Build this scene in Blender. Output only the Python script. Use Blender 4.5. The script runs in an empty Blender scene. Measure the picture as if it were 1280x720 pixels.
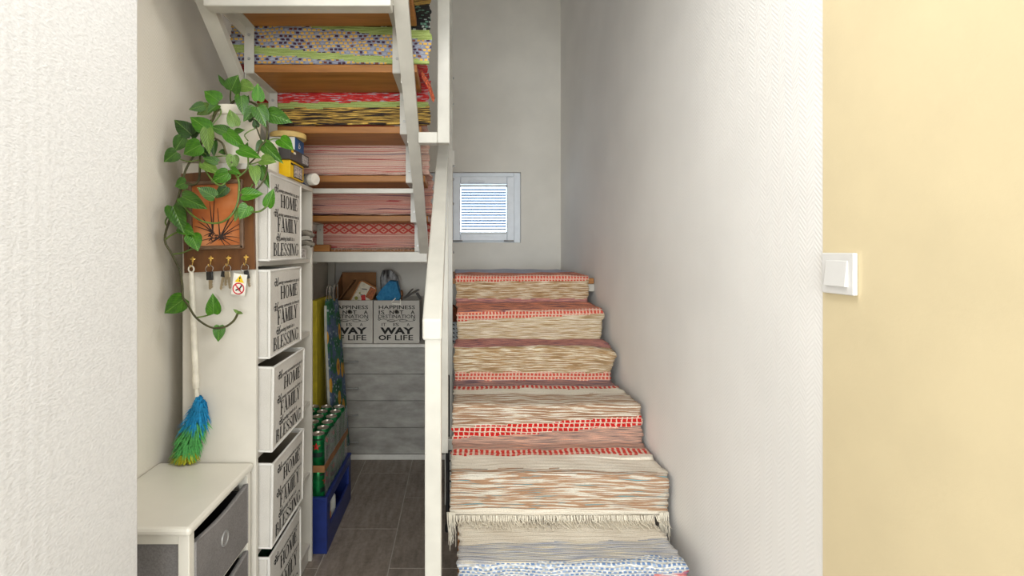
import bpy, bmesh, math, random
from mathutils import Vector, Matrix

# ------------------------------------------------------------------ camera
scene = bpy.context.scene
C = scene.collection
F = 614.0            # focal length in pixels of the 1280 x 720 frame
CX, CY, CH = 572.0, 314.0, 1.346

cam_data = bpy.data.cameras.new('camera')
cam = bpy.data.objects.new('camera', cam_data)
C.objects.link(cam)
cam.location = (0, 0, CH)
cam.rotation_euler = (math.pi / 2, 0, 0)
cam_data.sensor_width = 36
cam_data.lens = 36 * F / 1280
cam_data.shift_x = (640 - CX) / 1280
cam_data.shift_y = -(360 - CY) / 1280
cam_data.clip_start = 0.02
scene.camera = cam

# ------------------------------------------------------------------ world, lights, exposure
world = bpy.data.worlds.new('world')
scene.world = world
world.use_nodes = True
bg = world.node_tree.nodes['Background']
bg.inputs[0].default_value = (0.68, 0.84, 1.0, 1)
bg.inputs[1].default_value = 4.5


def area(name, loc, rot, sx, sy, power, col):
    d = bpy.data.lights.new(name, 'AREA')
    d.shape = 'RECTANGLE'
    d.size, d.size_y, d.energy, d.color = sx, sy, power, col
    o = bpy.data.objects.new(name, d)
    C.objects.link(o)
    o.location, o.rotation_euler = loc, rot
    return o


area('added_front_fill', (-0.45, -3.4, 1.45), (math.radians(90), 0, 0), 3.0, 1.7, 150, (0.93, 0.975, 1.0))  # added fill from behind the camera, no known window
area('added_left_fill', (-2.7, -1.4, 1.5), (math.radians(90), 0, math.radians(-90)), 1.8, 1.5, 27, (0.93, 0.975, 1.0))  # added from the left to brighten the right wall; window made up
area('added_right_fill', (2.7, -1.4, 1.5), (math.radians(90), 0, math.radians(90)), 1.8, 1.5, 40, (0.94, 0.98, 1.0))  # added from the right to lift the alcove's left wall, no real window
area('added_overhead_fill', (0.05, 0.72, 2.49), (0, 0, 0), 0.5, 0.5, 12, (0.98, 0.985, 0.98))  # added overhead light for treads and near walls, no lamp seen
area('added_stairwell_fill', (0.2, 2.75, 3.72), (0, 0, 0), 0.9, 1.2, 1.2, (0.93, 0.97, 1.0))  # added weak light from above the stair; upstairs itself is dark
vs = scene.view_settings
vs.view_transform = 'Standard'
vs.look = 'None'
vs.exposure = -0.08
vs.gamma = 1.0
vs.use_curve_mapping = False


# ------------------------------------------------------------------ helpers
def lin(c):
    r = []
    for v in c[:3]:
        v = v / 255.0
        r.append(v / 12.92 if v <= 0.04045 else ((v + 0.055) / 1.055) ** 2.4)
    return (r[0], r[1], r[2], 1.0)


def P(x, y, Z):
    """point of the photograph's pixel (x, y) at distance Z"""
    return Vector(((x - CX) / F * Z, Z, CH - (y - CY) / F * Z))


class Nd:
    def __init__(self, name):
        self.m = bpy.data.materials.new(name)
        self.m.use_nodes = True
        self.t = self.m.node_tree
        self.b = self.t.nodes['Principled BSDF']

    def add(self, kind, **kw):
        n = self.t.nodes.new(kind)
        for k, v in kw.items():
            setattr(n, k, v)
        return n

    def link(self, a, b):
        self.t.links.new(a, b)

    def put(self, sock, v):
        if isinstance(v, bpy.types.NodeSocket):
            self.link(v, sock)
        else:
            sock.default_value = v

    def math(self, op, a, b=None, c=None):
        n = self.add('ShaderNodeMath', operation=op)
        self.put(n.inputs[0], a)
        if b is not None:
            self.put(n.inputs[1], b)
        if c is not None:
            self.put(n.inputs[2], c)
        return n.outputs[0]

    def coord(self, kind='Object'):
        return self.add('ShaderNodeTexCoord').outputs[kind]

    def sep(self, v):
        n = self.add('ShaderNodeSeparateXYZ')
        self.link(v, n.inputs[0])
        return n.outputs

    def comb(self, x, y, z=0.0):
        n = self.add('ShaderNodeCombineXYZ')
        for i, v in enumerate((x, y, z)):
            self.put(n.inputs[i], v)
        return n.outputs[0]

    def noise(self, vec, scale, detail=2.0, rough=0.5):
        n = self.add('ShaderNodeTexNoise')
        self.put(n.inputs['Vector'], vec)
        n.inputs['Scale'].default_value = scale
        n.inputs['Detail'].default_value = detail
        n.inputs['Roughness'].default_value = rough
        return n.outputs[0]

    def scale(self, vec, s):
        n = self.add('ShaderNodeMapping')
        self.link(vec, n.inputs[0])
        n.inputs['Scale'].default_value = s
        return n.outputs[0]

    def ramp(self, fac, stops, interp='LINEAR'):
        n = self.add('ShaderNodeValToRGB')
        n.color_ramp.interpolation = interp
        e = n.color_ramp.elements
        while len(e) > 1:
            e.remove(e[-1])
        e[0].position, e[0].color = stops[0][0], lin(stops[0][1])
        for p, c in stops[1:]:
            k = e.new(p)
            k.color = lin(c)
        self.link(fac, n.inputs[0])
        return n.outputs[0]

    def mix(self, fac, a, b):
        n = self.add('ShaderNodeMix', data_type='RGBA')
        self.put(n.inputs[0], fac)
        self.put(n.inputs[6], lin(a) if isinstance(a, tuple) else a)
        self.put(n.inputs[7], lin(b) if isinstance(b, tuple) else b)
        return n.outputs[2]

    def bump(self, h, strength, dist=0.002):
        n = self.add('ShaderNodeBump')
        n.inputs['Strength'].default_value = strength
        n.inputs['Distance'].default_value = dist
        self.link(h, n.inputs['Height'])
        self.link(n.outputs[0], self.b.inputs['Normal'])

    def col(self, c):
        self.put(self.b.inputs['Base Color'], lin(c) if isinstance(c, tuple) else c)

    def rough(self, r, metal=0.0):
        self.b.inputs['Roughness'].default_value = r
        self.b.inputs['Metallic'].default_value = metal


def plain(name, c, r=0.5, metal=0.0, vary=0.05, scale=25.0, bump=0.0, bscale=200.0):
    """a paint, plastic or metal with a little procedural mottling"""
    n = Nd(name)
    co = n.coord()
    f = n.noise(co, scale, 3.0)
    d = tuple(max(0, v * (1 - vary * 1.6)) for v in c)
    l = tuple(min(255, v * (1 + vary)) for v in c)
    n.col(n.ramp(f, [(0.3, d), (0.7, l)]))
    n.rough(r, metal)
    if bump:
        n.bump(n.noise(co, bscale, 2.0), bump)
    return n.m


class MB:
    def __init__(self):
        self.v, self.f, self.m, self.uv = [], [], [], None

    def face(self, idx, mi=0):
        self.f.append(tuple(idx))
        self.m.append(mi)

    def quad(self, a, b, c, d, mi=0):
        i = len(self.v)
        self.v += [Vector(a), Vector(b), Vector(c), Vector(d)]
        self.face((i, i + 1, i + 2, i + 3), mi)
        return self

    def poly(self, pts, mi=0):
        i = len(self.v)
        self.v += [Vector(p) for p in pts]
        self.face(range(i, i + len(pts)), mi)
        return self

    def box(self, x0, x1, y0, y1, z0, z1, b=0.0, mi=0):
        """box with all edges chamfered by b"""
        if b <= 0:
            i = len(self.v)
            self.v += [Vector(p) for p in ((x0, y0, z0), (x1, y0, z0), (x1, y1, z0), (x0, y1, z0),
                                           (x0, y0, z1), (x1, y0, z1), (x1, y1, z1), (x0, y1, z1))]
            for q in ((0, 3, 2, 1), (4, 5, 6, 7), (0, 1, 5, 4), (1, 2, 6, 5), (2, 3, 7, 6), (3, 0, 4, 7)):
                self.face([i + k for k in q], mi)
            return self
        bm = bmesh.new()
        bmesh.ops.create_cube(bm, size=1.0)
        for v in bm.verts:
            v.co = Vector((x0 if v.co.x < 0 else x1, y0 if v.co.y < 0 else y1, z0 if v.co.z < 0 else z1))
        b = min(b, 0.45 * min(abs(x1 - x0), abs(y1 - y0), abs(z1 - z0)))
        bmesh.ops.bevel(bm, geom=bm.edges[:] + bm.verts[:], offset=b, segments=2, affect='EDGES', profile=0.5)
        return self.from_bm(bm, mi)

    def from_bm(self, bm, mi=0):
        i = len(self.v)
        bm.verts.index_update()
        self.v += [v.co.copy() for v in bm.verts]
        for f in bm.faces:
            self.face([i + v.index for v in f.verts], mi)
        bm.free()
        return self

    def bar(self, a, b, w, h, up=(0, 0, 1), bev=0.0, mi=0, vertical_ends=False):
        """bar from a to b with a w x h section"""
        a, b = Vector(a), Vector(b)
        d = (b - a).normalized()
        x = d.cross(Vector(up)).normalized()
        z = Vector(up) if vertical_ends else x.cross(d).normalized()
        L = (b - a).length
        t = MB().box(-w / 2, w / 2, 0, 1, -h / 2, h / 2)
        if bev:
            t = MB().box(-w / 2, w / 2, 0, L, -h / 2, h / 2, bev)
            for v in t.v:
                v.y /= L
        i = len(self.v)
        self.v += [a + x * v.x + (b - a) * v.y + z * v.z for v in t.v]
        for f in t.f:
            self.face([i + k for k in f], mi)
        return self

    def tube(self, pts, r, n=8, mi=0, cap=True, closed=False):
        pts = [Vector(p) for p in pts]
        rs = r if isinstance(r, (list, tuple)) else [r] * len(pts)
        i0 = len(self.v)
        N = len(pts)
        prev = None
        for k, p in enumerate(pts):
            if closed:
                d = pts[(k + 1) % N] - pts[k - 1]
            else:
                d = pts[min(k + 1, N - 1)] - pts[max(k - 1, 0)]
            d = d.normalized() if d.length > 1e-9 else Vector((0, 0, 1))
            if prev is None:
                u = d.orthogonal().normalized()
            else:
                u = prev - d * prev.dot(d)
                u = u.normalized() if u.length > 1e-6 else d.orthogonal().normalized()
            prev = u
            w = d.cross(u)
            for j in range(n):
                a = 2 * math.pi * j / n
                self.v.append(p + (u * math.cos(a) + w * math.sin(a)) * rs[k])
        for k in range(N if closed else N - 1):
            k2 = (k + 1) % N
            for j in range(n):
                self.face((i0 + k * n + j, i0 + k * n + (j + 1) % n, i0 + k2 * n + (j + 1) % n, i0 + k2 * n + j), mi)
        if cap and not closed:
            self.face([i0 + j for j in reversed(range(n))], mi)
            self.face([i0 + (N - 1) * n + j for j in range(n)], mi)
        return self

    def lathe(self, prof, c=(0, 0, 0), n=24, mi=0, axis='z', cap0=True, cap1=True):
        i0 = len(self.v)
        c = Vector(c)
        for r, h in prof:
            for j in range(n):
                a = 2 * math.pi * j / n
                x, y = r * math.cos(a), r * math.sin(a)
                if axis == 'z':
                    p = Vector((x, y, h))
                elif axis == 'x':
                    p = Vector((h, x, y))
                else:
                    p = Vector((y, h, x))
                self.v.append(c + p)
        for k in range(len(prof) - 1):
            for j in range(n):
                self.face((i0 + k * n + j, i0 + k * n + (j + 1) % n, i0 + (k + 1) * n + (j + 1) % n, i0 + (k + 1) * n + j), mi)
        if cap0:
            self.face([i0 + j for j in reversed(range(n))], mi)
        if cap1:
            self.face([i0 + (len(prof) - 1) * n + j for j in range(n)], mi)
        return self

    def extrude_yz(self, pts, x0, x1, mi=0):
        """a polygon in the y-z plane drawn out from x0 to x1"""
        i = len(self.v)
        n = len(pts)
        self.v += [Vector((x0, p[0], p[1])) for p in pts] + [Vector((x1, p[0], p[1])) for p in pts]
        self.face([i + k for k in range(n)], mi)
        self.face([i + n + k for k in reversed(range(n))], mi)
        for k in range(n):
            self.face((i + k, i + n + k, i + n + (k + 1) % n, i + (k + 1) % n), mi)
        return self

    def xf(self, M):
        self.v = [M @ v for v in self.v]
        return self

    def merge(self, o, mi=None):
        i = len(self.v)
        self.v += o.v
        for f, m in zip(o.f, o.m):
            self.face([i + k for k in f], m if mi is None else mi)
        return self


WL = {}


def link(name, me, parent=None):
    o = bpy.data.objects.new(name, me)
    C.objects.link(o)
    if parent:
        o.parent = parent
    return o


def worldloc(o):
    return WL.get(o.name, Vector((0, 0, 0)))


def obj(name, mb, mats, parent=None, smooth=False, fix=True, local=False):
    """mb is given in world space; a child's origin sits at its parent's"""
    off = Vector((0, 0, 0)) if (parent is None or local) else worldloc(parent)
    me = bpy.data.meshes.new(name)
    me.from_pydata([v - off for v in mb.v], [], mb.f)
    if not isinstance(mats, (list, tuple)):
        mats = [mats]
    for m in mats:
        me.materials.append(m)
    for p, mi in zip(me.polygons, mb.m):
        p.material_index = mi
        p.use_smooth = smooth
    if fix:
        bm = bmesh.new()
        bm.from_mesh(me)
        bmesh.ops.recalc_face_normals(bm, faces=bm.faces)
        bm.to_mesh(me)
        bm.free()
    if smooth:
        try:
            me.set_sharp_from_angle(angle=math.radians(40))
        except Exception:
            pass
    me.update()
    o = link(name, me, parent)
    WL[o.name] = off.copy()
    return o


def tag(o, label=None, cat=None, group=None, kind=None):
    for k, v in (('label', label), ('category', cat), ('group', group), ('kind', kind)):
        if v:
            o[k] = v
    return o


def thing(name, loc, label, cat, group=None):
    o = bpy.data.objects.new(name, None)
    o.empty_display_size = 0.05
    C.objects.link(o)
    o.location = loc
    WL[o.name] = Vector(loc)
    return tag(o, label, cat, group)


def struct(name, mb, mats, parent=None, smooth=False):
    o = obj(name, mb, mats, parent, smooth)
    if parent is None:
        o['kind'] = 'structure'
    return o


def dup(o, parent=None):
    c = o.copy()
    C.objects.link(c)
    if parent:
        c.parent = parent
    for ch in list(o.children):
        dup(ch, c)
    return c


def place(o, loc, rz=0.0, label=None):
    o.location = loc
    o.rotation_euler = (0, 0, rz)
    if label:
        o['label'] = label
    return o


def text_mb(body, shear=0.0, offset=0.0):
    """flat mesh of a line of text, normalised to height of its capitals = its own box"""
    cu = bpy.data.curves.new('lettering', 'FONT')
    cu.body = body
    cu.shear = shear
    cu.offset = offset
    cu.resolution_u = 2
    t = bpy.data.objects.new('lettering', cu)
    C.objects.link(t)
    bpy.context.view_layer.update()
    me = bpy.data.meshes.new_from_object(t.evaluated_get(bpy.context.evaluated_depsgraph_get()))
    mb = MB()
    mb.v = [v.co.copy() for v in me.vertices]
    for p in me.polygons:
        mb.face(p.vertices)
    bpy.data.objects.remove(t)
    bpy.data.meshes.remove(me)
    bpy.data.curves.remove(cu)
    return mb


def fit(mb, x0, x1, y0, y1):
    """scale a flat mesh into the rectangle"""
    ax, bx = min(v.x for v in mb.v), max(v.x for v in mb.v)
    ay, by = min(v.y for v in mb.v), max(v.y for v in mb.v)
    for v in mb.v:
        v.x = x0 + (v.x - ax) / (bx - ax) * (x1 - x0)
        v.y = y0 + (v.y - ay) / (by - ay) * (y1 - y0)
        v.z = 0
    return mb


# ------------------------------------------------------------------ materials
def chevron(name, c, strength=0.5, p=0.046, q=0.0115):
    n = Nd(name)
    s = n.sep(n.coord())
    h = n.math('ADD', s[0], s[1])
    tri = n.math('ABSOLUTE', n.math('SUBTRACT', n.math('FRACT', n.math('DIVIDE', h, p)), 0.5))
    g = n.math('ADD', s[2], n.math('MULTIPLY', tri, 0.05))
    w = n.math('ABSOLUTE', n.math('SUBTRACT', n.math('FRACT', n.math('DIVIDE', g, q)), 0.5))
    big = n.noise(n.coord(), 3.0, 2.0)
    d = tuple(v * 0.975 for v in c)
    n.col(n.ramp(big, [(0.35, d), (0.65, c)]))
    n.rough(0.75)
    n.bump(w, strength, 0.004)
    return n.m


M = {}
M['wallpaper'] = chevron('herringbone_wallpaper', (243, 240, 235), 0.2)
M['wallpaper_left'] = chevron('herringbone_wallpaper_left', (240, 233, 219), 0.2)


def grain_wall():
    n = Nd('grained_white_wallpaper')
    co = n.coord()
    s = n.sep(co)
    a = n.noise(n.scale(co, (1, 1, 1.7)), 150.0, 3.0)
    stripe = n.math('SINE', n.math('MULTIPLY', s[1], 260.0))
    band = n.math('LESS_THAN', s[1], 0.79)
    h = n.math('ADD', n.math('MULTIPLY', a, 1.0), n.math('MULTIPLY', n.math('MULTIPLY', stripe, band), 0.12))
    n.col(n.ramp(a, [(0.3, (206, 204, 201)), (0.6, (217, 215, 212))]))
    n.rough(0.8)
    n.bump(h, 0.5, 0.003)
    return n.m


M['grain'] = grain_wall()
M['yellow'] = plain('pale_yellow_wall_paint', (222, 205, 166), 0.7, 0, 0.012, 6.0, 0.12, 120.0)
M['back'] = plain('warm_white_wall_paint', (226, 222, 212), 0.8, 0, 0.015, 5.0, 0.06, 180.0)
M['ceiling'] = plain('white_ceiling_paint', (238, 236, 232), 0.8, 0, 0.01)
M['upvc'] = plain('white_window_plastic', (232, 238, 244), 0.35, 0, 0.01)
M['steel_white'] = plain('cream_painted_steel', (198, 195, 185), 0.32, 0, 0.025, 12.0)
M['laminate'] = plain('white_laminate', (218, 213, 202), 0.4, 0, 0.015, 9.0)
M['cabinet'] = plain('off_white_cabinet_paint', (228, 223, 210), 0.35, 0, 0.012, 7.0)


def wood(name, a, b, scale=(1.2, 14.0, 14.0), rough=0.5):
    n = Nd(name)
    co = n.coord()
    f = n.noise(n.scale(co, scale), 3.0, 6.0, 0.65)
    g = n.noise(n.scale(co, tuple(v * 0.5 for v in scale)), 2.0, 2.0)
    f2 = n.math('ADD', n.math('MULTIPLY', f, 0.7), n.math('MULTIPLY', g, 0.3))
    n.col(n.ramp(f2, [(0.3, a), (0.68, b)]))
    n.rough(rough)
    n.bump(f, 0.08, 0.002)
    return n.m


M['tread'] = wood('oiled_pine_tread', (126, 78, 30), (184, 124, 58))
M['board_wood'] = wood('dark_walnut_board', (74, 42, 18), (120, 76, 36), (14.0, 14.0, 2.0), 0.4)
M['frame_wood'] = wood('dull_brown_frame', (84, 60, 42), (128, 100, 76), (10.0, 10.0, 10.0), 0.45)


def tile_mat():
    n = Nd('taupe_floor_tile')
    co = n.coord()
    oi = n.add('ShaderNodeObjectInfo').outputs['Random']
    va = n.add('ShaderNodeVectorMath', operation='ADD')
    n.link(co, va.inputs[0])
    n.link(n.comb(oi, n.math('MULTIPLY', oi, 7.0), oi), va.inputs[1])
    f = n.noise(n.scale(va.outputs[0], (8, 1.6, 1)), 4.0, 6.0, 0.65)
    g = n.noise(va.outputs[0], 60.0, 3.0)
    k = n.math('ADD', n.math('MULTIPLY', f, 0.7), n.math('MULTIPLY', g, 0.3))
    n.col(n.ramp(k, [(0.32, (108, 98, 89)), (0.66, (158, 145, 133))]))
    n.rough(0.5)
    n.bump(g, 0.1, 0.001)
    return n.m


M['tile'] = tile_mat()
M['grout'] = plain('grey_grout', (182, 174, 164), 0.9)


def concrete():
    n = Nd('grey_concrete_decor')
    co = n.coord()
    f = n.noise(n.scale(co, (1.0, 1.0, 2.2)), 6.0, 7.0, 0.62)
    g = n.noise(n.scale(co, (1.0, 1.0, 3.0)), 3.0, 2.0, 0.5)
    k = n.math('ADD', n.math('MULTIPLY', f, 0.75), n.math('MULTIPLY', g, 0.25))
    n.col(n.ramp(k, [(0.33, (124, 120, 113)), (0.5, (152, 149, 142)), (0.66, (176, 173, 166))]))
    n.rough(0.5)
    return n.m


M['concrete'] = concrete()
M['chest_white'] = plain('pale_grey_laminate', (214, 211, 203), 0.45, 0, 0.02)
M['metal'] = plain('brushed_grey_metal', (170, 170, 168), 0.35, 0.4)
M['chrome'] = plain('chrome', (205, 203, 200), 0.2, 0.95)
M['brass'] = plain('brass', (226, 190, 105), 0.3, 0.75)
M['black'] = plain('black_plastic', (30, 29, 29), 0.45)
M['black_metal'] = plain('black_painted_tube', (34, 33, 33), 0.4, 0.2)
M['print'] = plain('black_print', (32, 30, 28), 0.8)


def fabric(name, a, b, scale=380.0, rough=0.9, bump=0.25):
    n = Nd(name)
    co = n.coord()
    f = n.noise(co, scale, 2.0)
    g = n.noise(co, 9.0, 3.0)
    k = n.math('ADD', n.math('MULTIPLY', f, 0.55), n.math('MULTIPLY', g, 0.45))
    n.col(n.ramp(k, [(0.35, a), (0.65, b)]))
    n.rough(rough)
    n.bump(n.math('ADD', f, n.math('MULTIPLY', g, 2.0)), bump, 0.002)
    return n.m


M['linen'] = fabric('off_white_linen', (200, 195, 186), (214, 210, 202))
M['linen_trim'] = fabric('white_linen_binding', (218, 215, 208), (230, 227, 221))
M['lining'] = fabric('taupe_box_lining', (150, 138, 120), (170, 158, 140))
M['box_grey'] = fabric('greige_linen', (190, 184, 174), (208, 203, 194))
M['felt'] = fabric('grey_felt', (112, 108, 106), (134, 130, 128), 240.0)
M['felt_edge'] = fabric('grey_felt_binding', (122, 118, 116), (142, 139, 137), 240.0)
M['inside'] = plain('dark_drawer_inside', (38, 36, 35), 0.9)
M['cardboard'] = plain('brown_cardboard', (150, 104, 62), 0.8, 0, 0.06, 14.0)
M['glove'] = fabric('grey_knitted_glove', (96, 90, 80), (132, 125, 112), 300.0)


# rag-rug weaves: uv.x runs across the rug in metres, uv.y along its path
def rag(name, stops, su=7.0, sv=150.0, detail=2.0, bump=0.45, interp='LINEAR'):
    n = Nd(name)
    uv = n.sep(n.coord('UV'))
    wob = n.math('MULTIPLY', n.noise(n.comb(n.math('MULTIPLY', uv[0], 5.0), n.math('MULTIPLY', uv[1], 5.0)), 1.0, 1.0), 0.012)
    v = n.math('ADD', uv[1], wob)
    f = n.noise(n.comb(n.math('MULTIPLY', uv[0], su), n.math('MULTIPLY', v, sv)), 1.0, detail, 0.55)
    c = n.ramp(f, stops, interp)
    k = n.noise(n.comb(n.math('MULTIPLY', uv[0], 230.0), n.math('MULTIPLY', v, 420.0)), 1.0, 1.0)
    c2 = n.mix(n.math('MULTIPLY', n.math('LESS_THAN', k, 0.42), 0.18), c, (70, 60, 52))
    n.col(c2)
    n.rough(0.95)
    rib = n.math('SINE', n.math('MULTIPLY', v, 2 * math.pi / 0.0075))
    h = n.math('ADD', n.math('MULTIPLY', rib, 0.5), k)
    n.bump(h, bump, 0.003)
    return n.m


def check(name, ca, cb, pu=0.021, pv=0.016, bump=0.6, duty=0.36, dv=0.3):
    n = Nd(name)
    uv = n.sep(n.coord('UV'))
    j = n.math('MULTIPLY', n.noise(n.comb(n.math('MULTIPLY', uv[0], 60.0), n.math('MULTIPLY', uv[1], 60.0)), 1.0, 1.0), 0.5)
    row = n.math('FLOOR', n.math('DIVIDE', uv[1], pv))
    a = n.math('GREATER_THAN', n.math('FRACT', n.math('ADD', n.math('DIVIDE', uv[0], pu), n.math('ADD', j, n.math('MULTIPLY', row, 0.12)))), duty)
    b = n.math('GREATER_THAN', n.math('FRACT', n.math('ADD', n.math('DIVIDE', uv[1], pv), n.math('MULTIPLY', j, 0.5))), dv)
    n.col(n.mix(n.math('MULTIPLY', a, b), ca, cb))
    n.rough(0.95)
    k = n.noise(n.comb(n.math('MULTIPLY', uv[0], 230.0), n.math('MULTIPLY', uv[1], 420.0)), 1.0, 1.0)
    n.bump(n.math('ADD', k, n.math('MULTIPLY', n.math('SINE', n.math('MULTIPLY', uv[1], 2 * math.pi / 0.0075)), 0.5)), bump, 0.003)
    return n.m


def confetti(name, stops, ground, pu=0.02, pv=0.0075, duty=0.65, dv=0.65, bump=0.5):
    """small woven dots of several colours on a plain ground"""
    n = Nd(name)
    uv = n.sep(n.coord('UV'))
    wob = n.math('MULTIPLY', n.noise(n.comb(n.math('MULTIPLY', uv[0], 9.0), n.math('MULTIPLY', uv[1], 9.0)), 1.0, 1.0), 0.02)
    jit = n.math('MULTIPLY', n.noise(n.comb(n.math('MULTIPLY', uv[0], 70.0), n.math('MULTIPLY', uv[1], 70.0)), 1.0, 1.0), 0.5)
    v = n.math('ADD', uv[1], wob)
    rv = n.math('DIVIDE', v, pv)
    row = n.math('FLOOR', rv)
    cu = n.math('ADD', n.math('ADD', n.math('DIVIDE', uv[0], pu), n.math('MULTIPLY', row, 0.43)), jit)
    cell = n.math('FLOOR', cu)
    w = n.add('ShaderNodeTexWhiteNoise', noise_dimensions='2D')
    n.link(n.comb(cell, row), w.inputs['Vector'])
    ins = n.math('MULTIPLY', n.math('LESS_THAN', n.math('FRACT', cu), duty), n.math('LESS_THAN', n.math('FRACT', rv), dv))
    k = n.noise(n.comb(n.math('MULTIPLY', uv[0], 60.0), n.math('MULTIPLY', v, 300.0)), 1.0, 1.0)
    g = n.ramp(k, [(0.35, tuple(c * 0.78 for c in ground)), (0.65, tuple(min(255, c * 1.08) for c in ground))])
    n.col(n.mix(ins, g, n.ramp(w.outputs['Value'], stops, 'CONSTANT')))
    n.rough(0.95)
    n.bump(n.math('ADD', k, n.math('MULTIPLY', n.math('SINE', n.math('MULTIPLY', v, 2 * math.pi / pv)), 0.5)), bump, 0.003)
    return n.m


def diamond(name, ground, red, s0, h, p=0.0525):
    """two rows of woven lozenges over a band that starts at s0 and is h deep"""
    n = Nd(name)
    uv = n.sep(n.coord('UV'))
    v = n.math('MULTIPLY', n.math('FRACT', n.math('DIVIDE', n.math('SUBTRACT', uv[1], s0), h)), 2.0)
    tv = n.math('ABSOLUTE', n.math('SUBTRACT', n.math('FRACT', v), 0.5))
    tu = n.math('ABSOLUTE', n.math('SUBTRACT', n.math('FRACT', n.math('DIVIDE', uv[0], p)), 0.5))
    d = n.math('ABSOLUTE', n.math('SUBTRACT', n.math('ADD', tu, tv), 0.5))
    ins = n.math('LESS_THAN', d, 0.15)
    core = n.math('LESS_THAN', n.math('ADD', tu, tv), 0.16)
    k = n.noise(n.comb(n.math('MULTIPLY', uv[0], 90.0), n.math('MULTIPLY', uv[1], 400.0)), 1.0, 1.0)
    base = n.ramp(k, [(0.3, tuple(c * 0.85 for c in ground)), (0.7, ground)])
    n.col(n.mix(n.math('MAXIMUM', ins, core), base, red))
    n.rough(0.95)
    n.bump(k, 0.5, 0.003)
    return n.m


# ------------------------------------------------------------------ the setting
XR, XL, YB = 0.745, -0.937, 3.55
# floor: grout bed with one object per tile
floor = struct('floor', MB().box(-2.9, 2.9, -3.6, 3.7, -0.06, -0.0012), M['grout'])
tile_proto = None
for col in range(-3, 4):
    x0 = -0.292 + 0.3 * (col)
    off = 2.98 if col % 2 else 2.683
    for row in range(-5, 2):
        y0 = off + 0.5985 * row
        a0, a1 = max(x0, XL), min(x0 + 0.3, XR)
        b0, b1 = y0, min(y0 + 0.5985, YB)
        if a1 - a0 < 0.02 or b1 - b0 < 0.02:
            continue
        obj('tile', MB().box(a0 + 0.0019, a1 - 0.0019, b0 + 0.0019, b1 - 0.0019, -0.004, 0.0, 0.0008), M['tile'], floor)

struct('wall_right', MB().box(XR, XR + 0.12, 1.0, YB + 0.1, -0.05, 3.8), M['wallpaper'])
struct('wall_right_hall', MB().box(XR - 0.0015, XR + 0.12, 0.5, 1.0, -0.05, 2.62), M['yellow'])
struct('wall_left', MB().box(XL - 0.12, XL, 0.9, YB + 0.1, -0.05, 3.8), M['wallpaper_left'])
struct('wall_left_hall', MB().box(-0.77, -0.651, 0.5, 1.0, -0.05, 2.62, 0.003), M['grain'])
struct('wall_alcove_end', MB().box(XL - 0.12, -0.77, 0.9, 1.0, -0.05, 2.62), M['back'])
struct('wall_front', MB().box(-2.9, 2.9, -3.6, -3.5, -0.05, 2.62), M['ceiling'])
struct('wall_room_left', MB().box(-2.9, -2.8, -3.5, 0.5, -0.05, 2.62), M['ceiling'])
struct('wall_room_right', MB().box(2.8, 2.9, -3.5, 0.5, -0.05, 2.62), M['ceiling'])
struct('wall_partition_left', MB().box(-2.9, -0.77, 0.5, 0.6, -0.05, 2.62), M['ceiling'])
struct('wall_partition_right', MB().box(XR + 0.12, 2.9, 0.5, 0.6, -0.05, 2.62), M['ceiling'])
struct('ceiling', MB().box(-2.9, 2.9, -3.6, 1.06, 2.5, 2.62), M['ceiling'])
struct('ceiling_stairwell', MB().box(-1.1, XR + 0.12, 0.95, YB + 0.15, 3.8, 3.92), M['ceiling'])
struct('wall_over_opening', MB().box(-1.06, XR + 0.12, 0.95, 1.06, 2.62, 3.8), M['back'])
# back wall with the opening of the small window
WX0, WX1, WZ0, WZ1 = -0.228, 0.458, 1.408, 1.918
wb = MB()
wb.box(XL, WX0, YB, YB + 0.25, -0.05, 3.8)
wb.box(WX1, XR + 0.0, YB, YB + 0.25, -0.05, 3.8)
wb.box(WX0, WX1, YB, YB + 0.25, -0.05, WZ0)
wb.box(WX0, WX1, YB, YB + 0.25, WZ1, 3.8)
struct('wall_back', wb, M['back'])

# window_1: frame, opening sash with blind, narrow fixed sash
win = thing('window_1', (0.115, YB + 0.05, WZ0), None, None)
win['kind'] = 'structure'


def ring(mb, x0, x1, z0, z1, y0, y1, w, b=0.004):
    mb.box(x0, x0 + w, y0, y1, z0, z1, b)
    mb.box(x1 - w, x1, y0, y1, z0, z1, b)
    mb.box(x0 + w, x1 - w, y0, y1, z0, z0 + w, b)
    mb.box(x0 + w, x1 - w, y0, y1, z1 - w, z1, b)
    return mb


fr = ring(MB(), WX0, WX1, WZ0, WZ1, YB + 0.03, YB + 0.11, 0.048)
fr.box(-0.062, -0.034, YB + 0.03, YB + 0.11, WZ0 + 0.048, WZ1 - 0.048, 0.003)
obj('window_frame', fr, M['upvc'], win)
ms = ring(MB(), -0.034, 0.412, WZ0 + 0.012, WZ1 - 0.03, YB + 0.004, YB + 0.06, 0.055, 0.006)
sash = obj('window_sash', ms, M['upvc'], win)
ls = ring(MB(), WX0 + 0.02, -0.06, WZ0 + 0.012, WZ1 - 0.03, YB + 0.012, YB + 0.06, 0.05, 0.006)
obj('fixed_sash', ls, M['upvc'], win)


def glass():
    n = Nd('window_glass')
    n.t.nodes.remove(n.b)
    g = n.add('ShaderNodeBsdfGlossy')
    g.inputs['Roughness'].default_value = 0.02
    t = n.add('ShaderNodeBsdfTransparent')
    mx = n.add('ShaderNodeMixShader')
    mx.inputs[0].default_value = 0.06
    n.link(t.outputs[0], mx.inputs[1])
    n.link(g.outputs[0], mx.inputs[2])
    n.link(mx.outputs[0], n.t.nodes['Material Output'].inputs[0])
    return n.m


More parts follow.
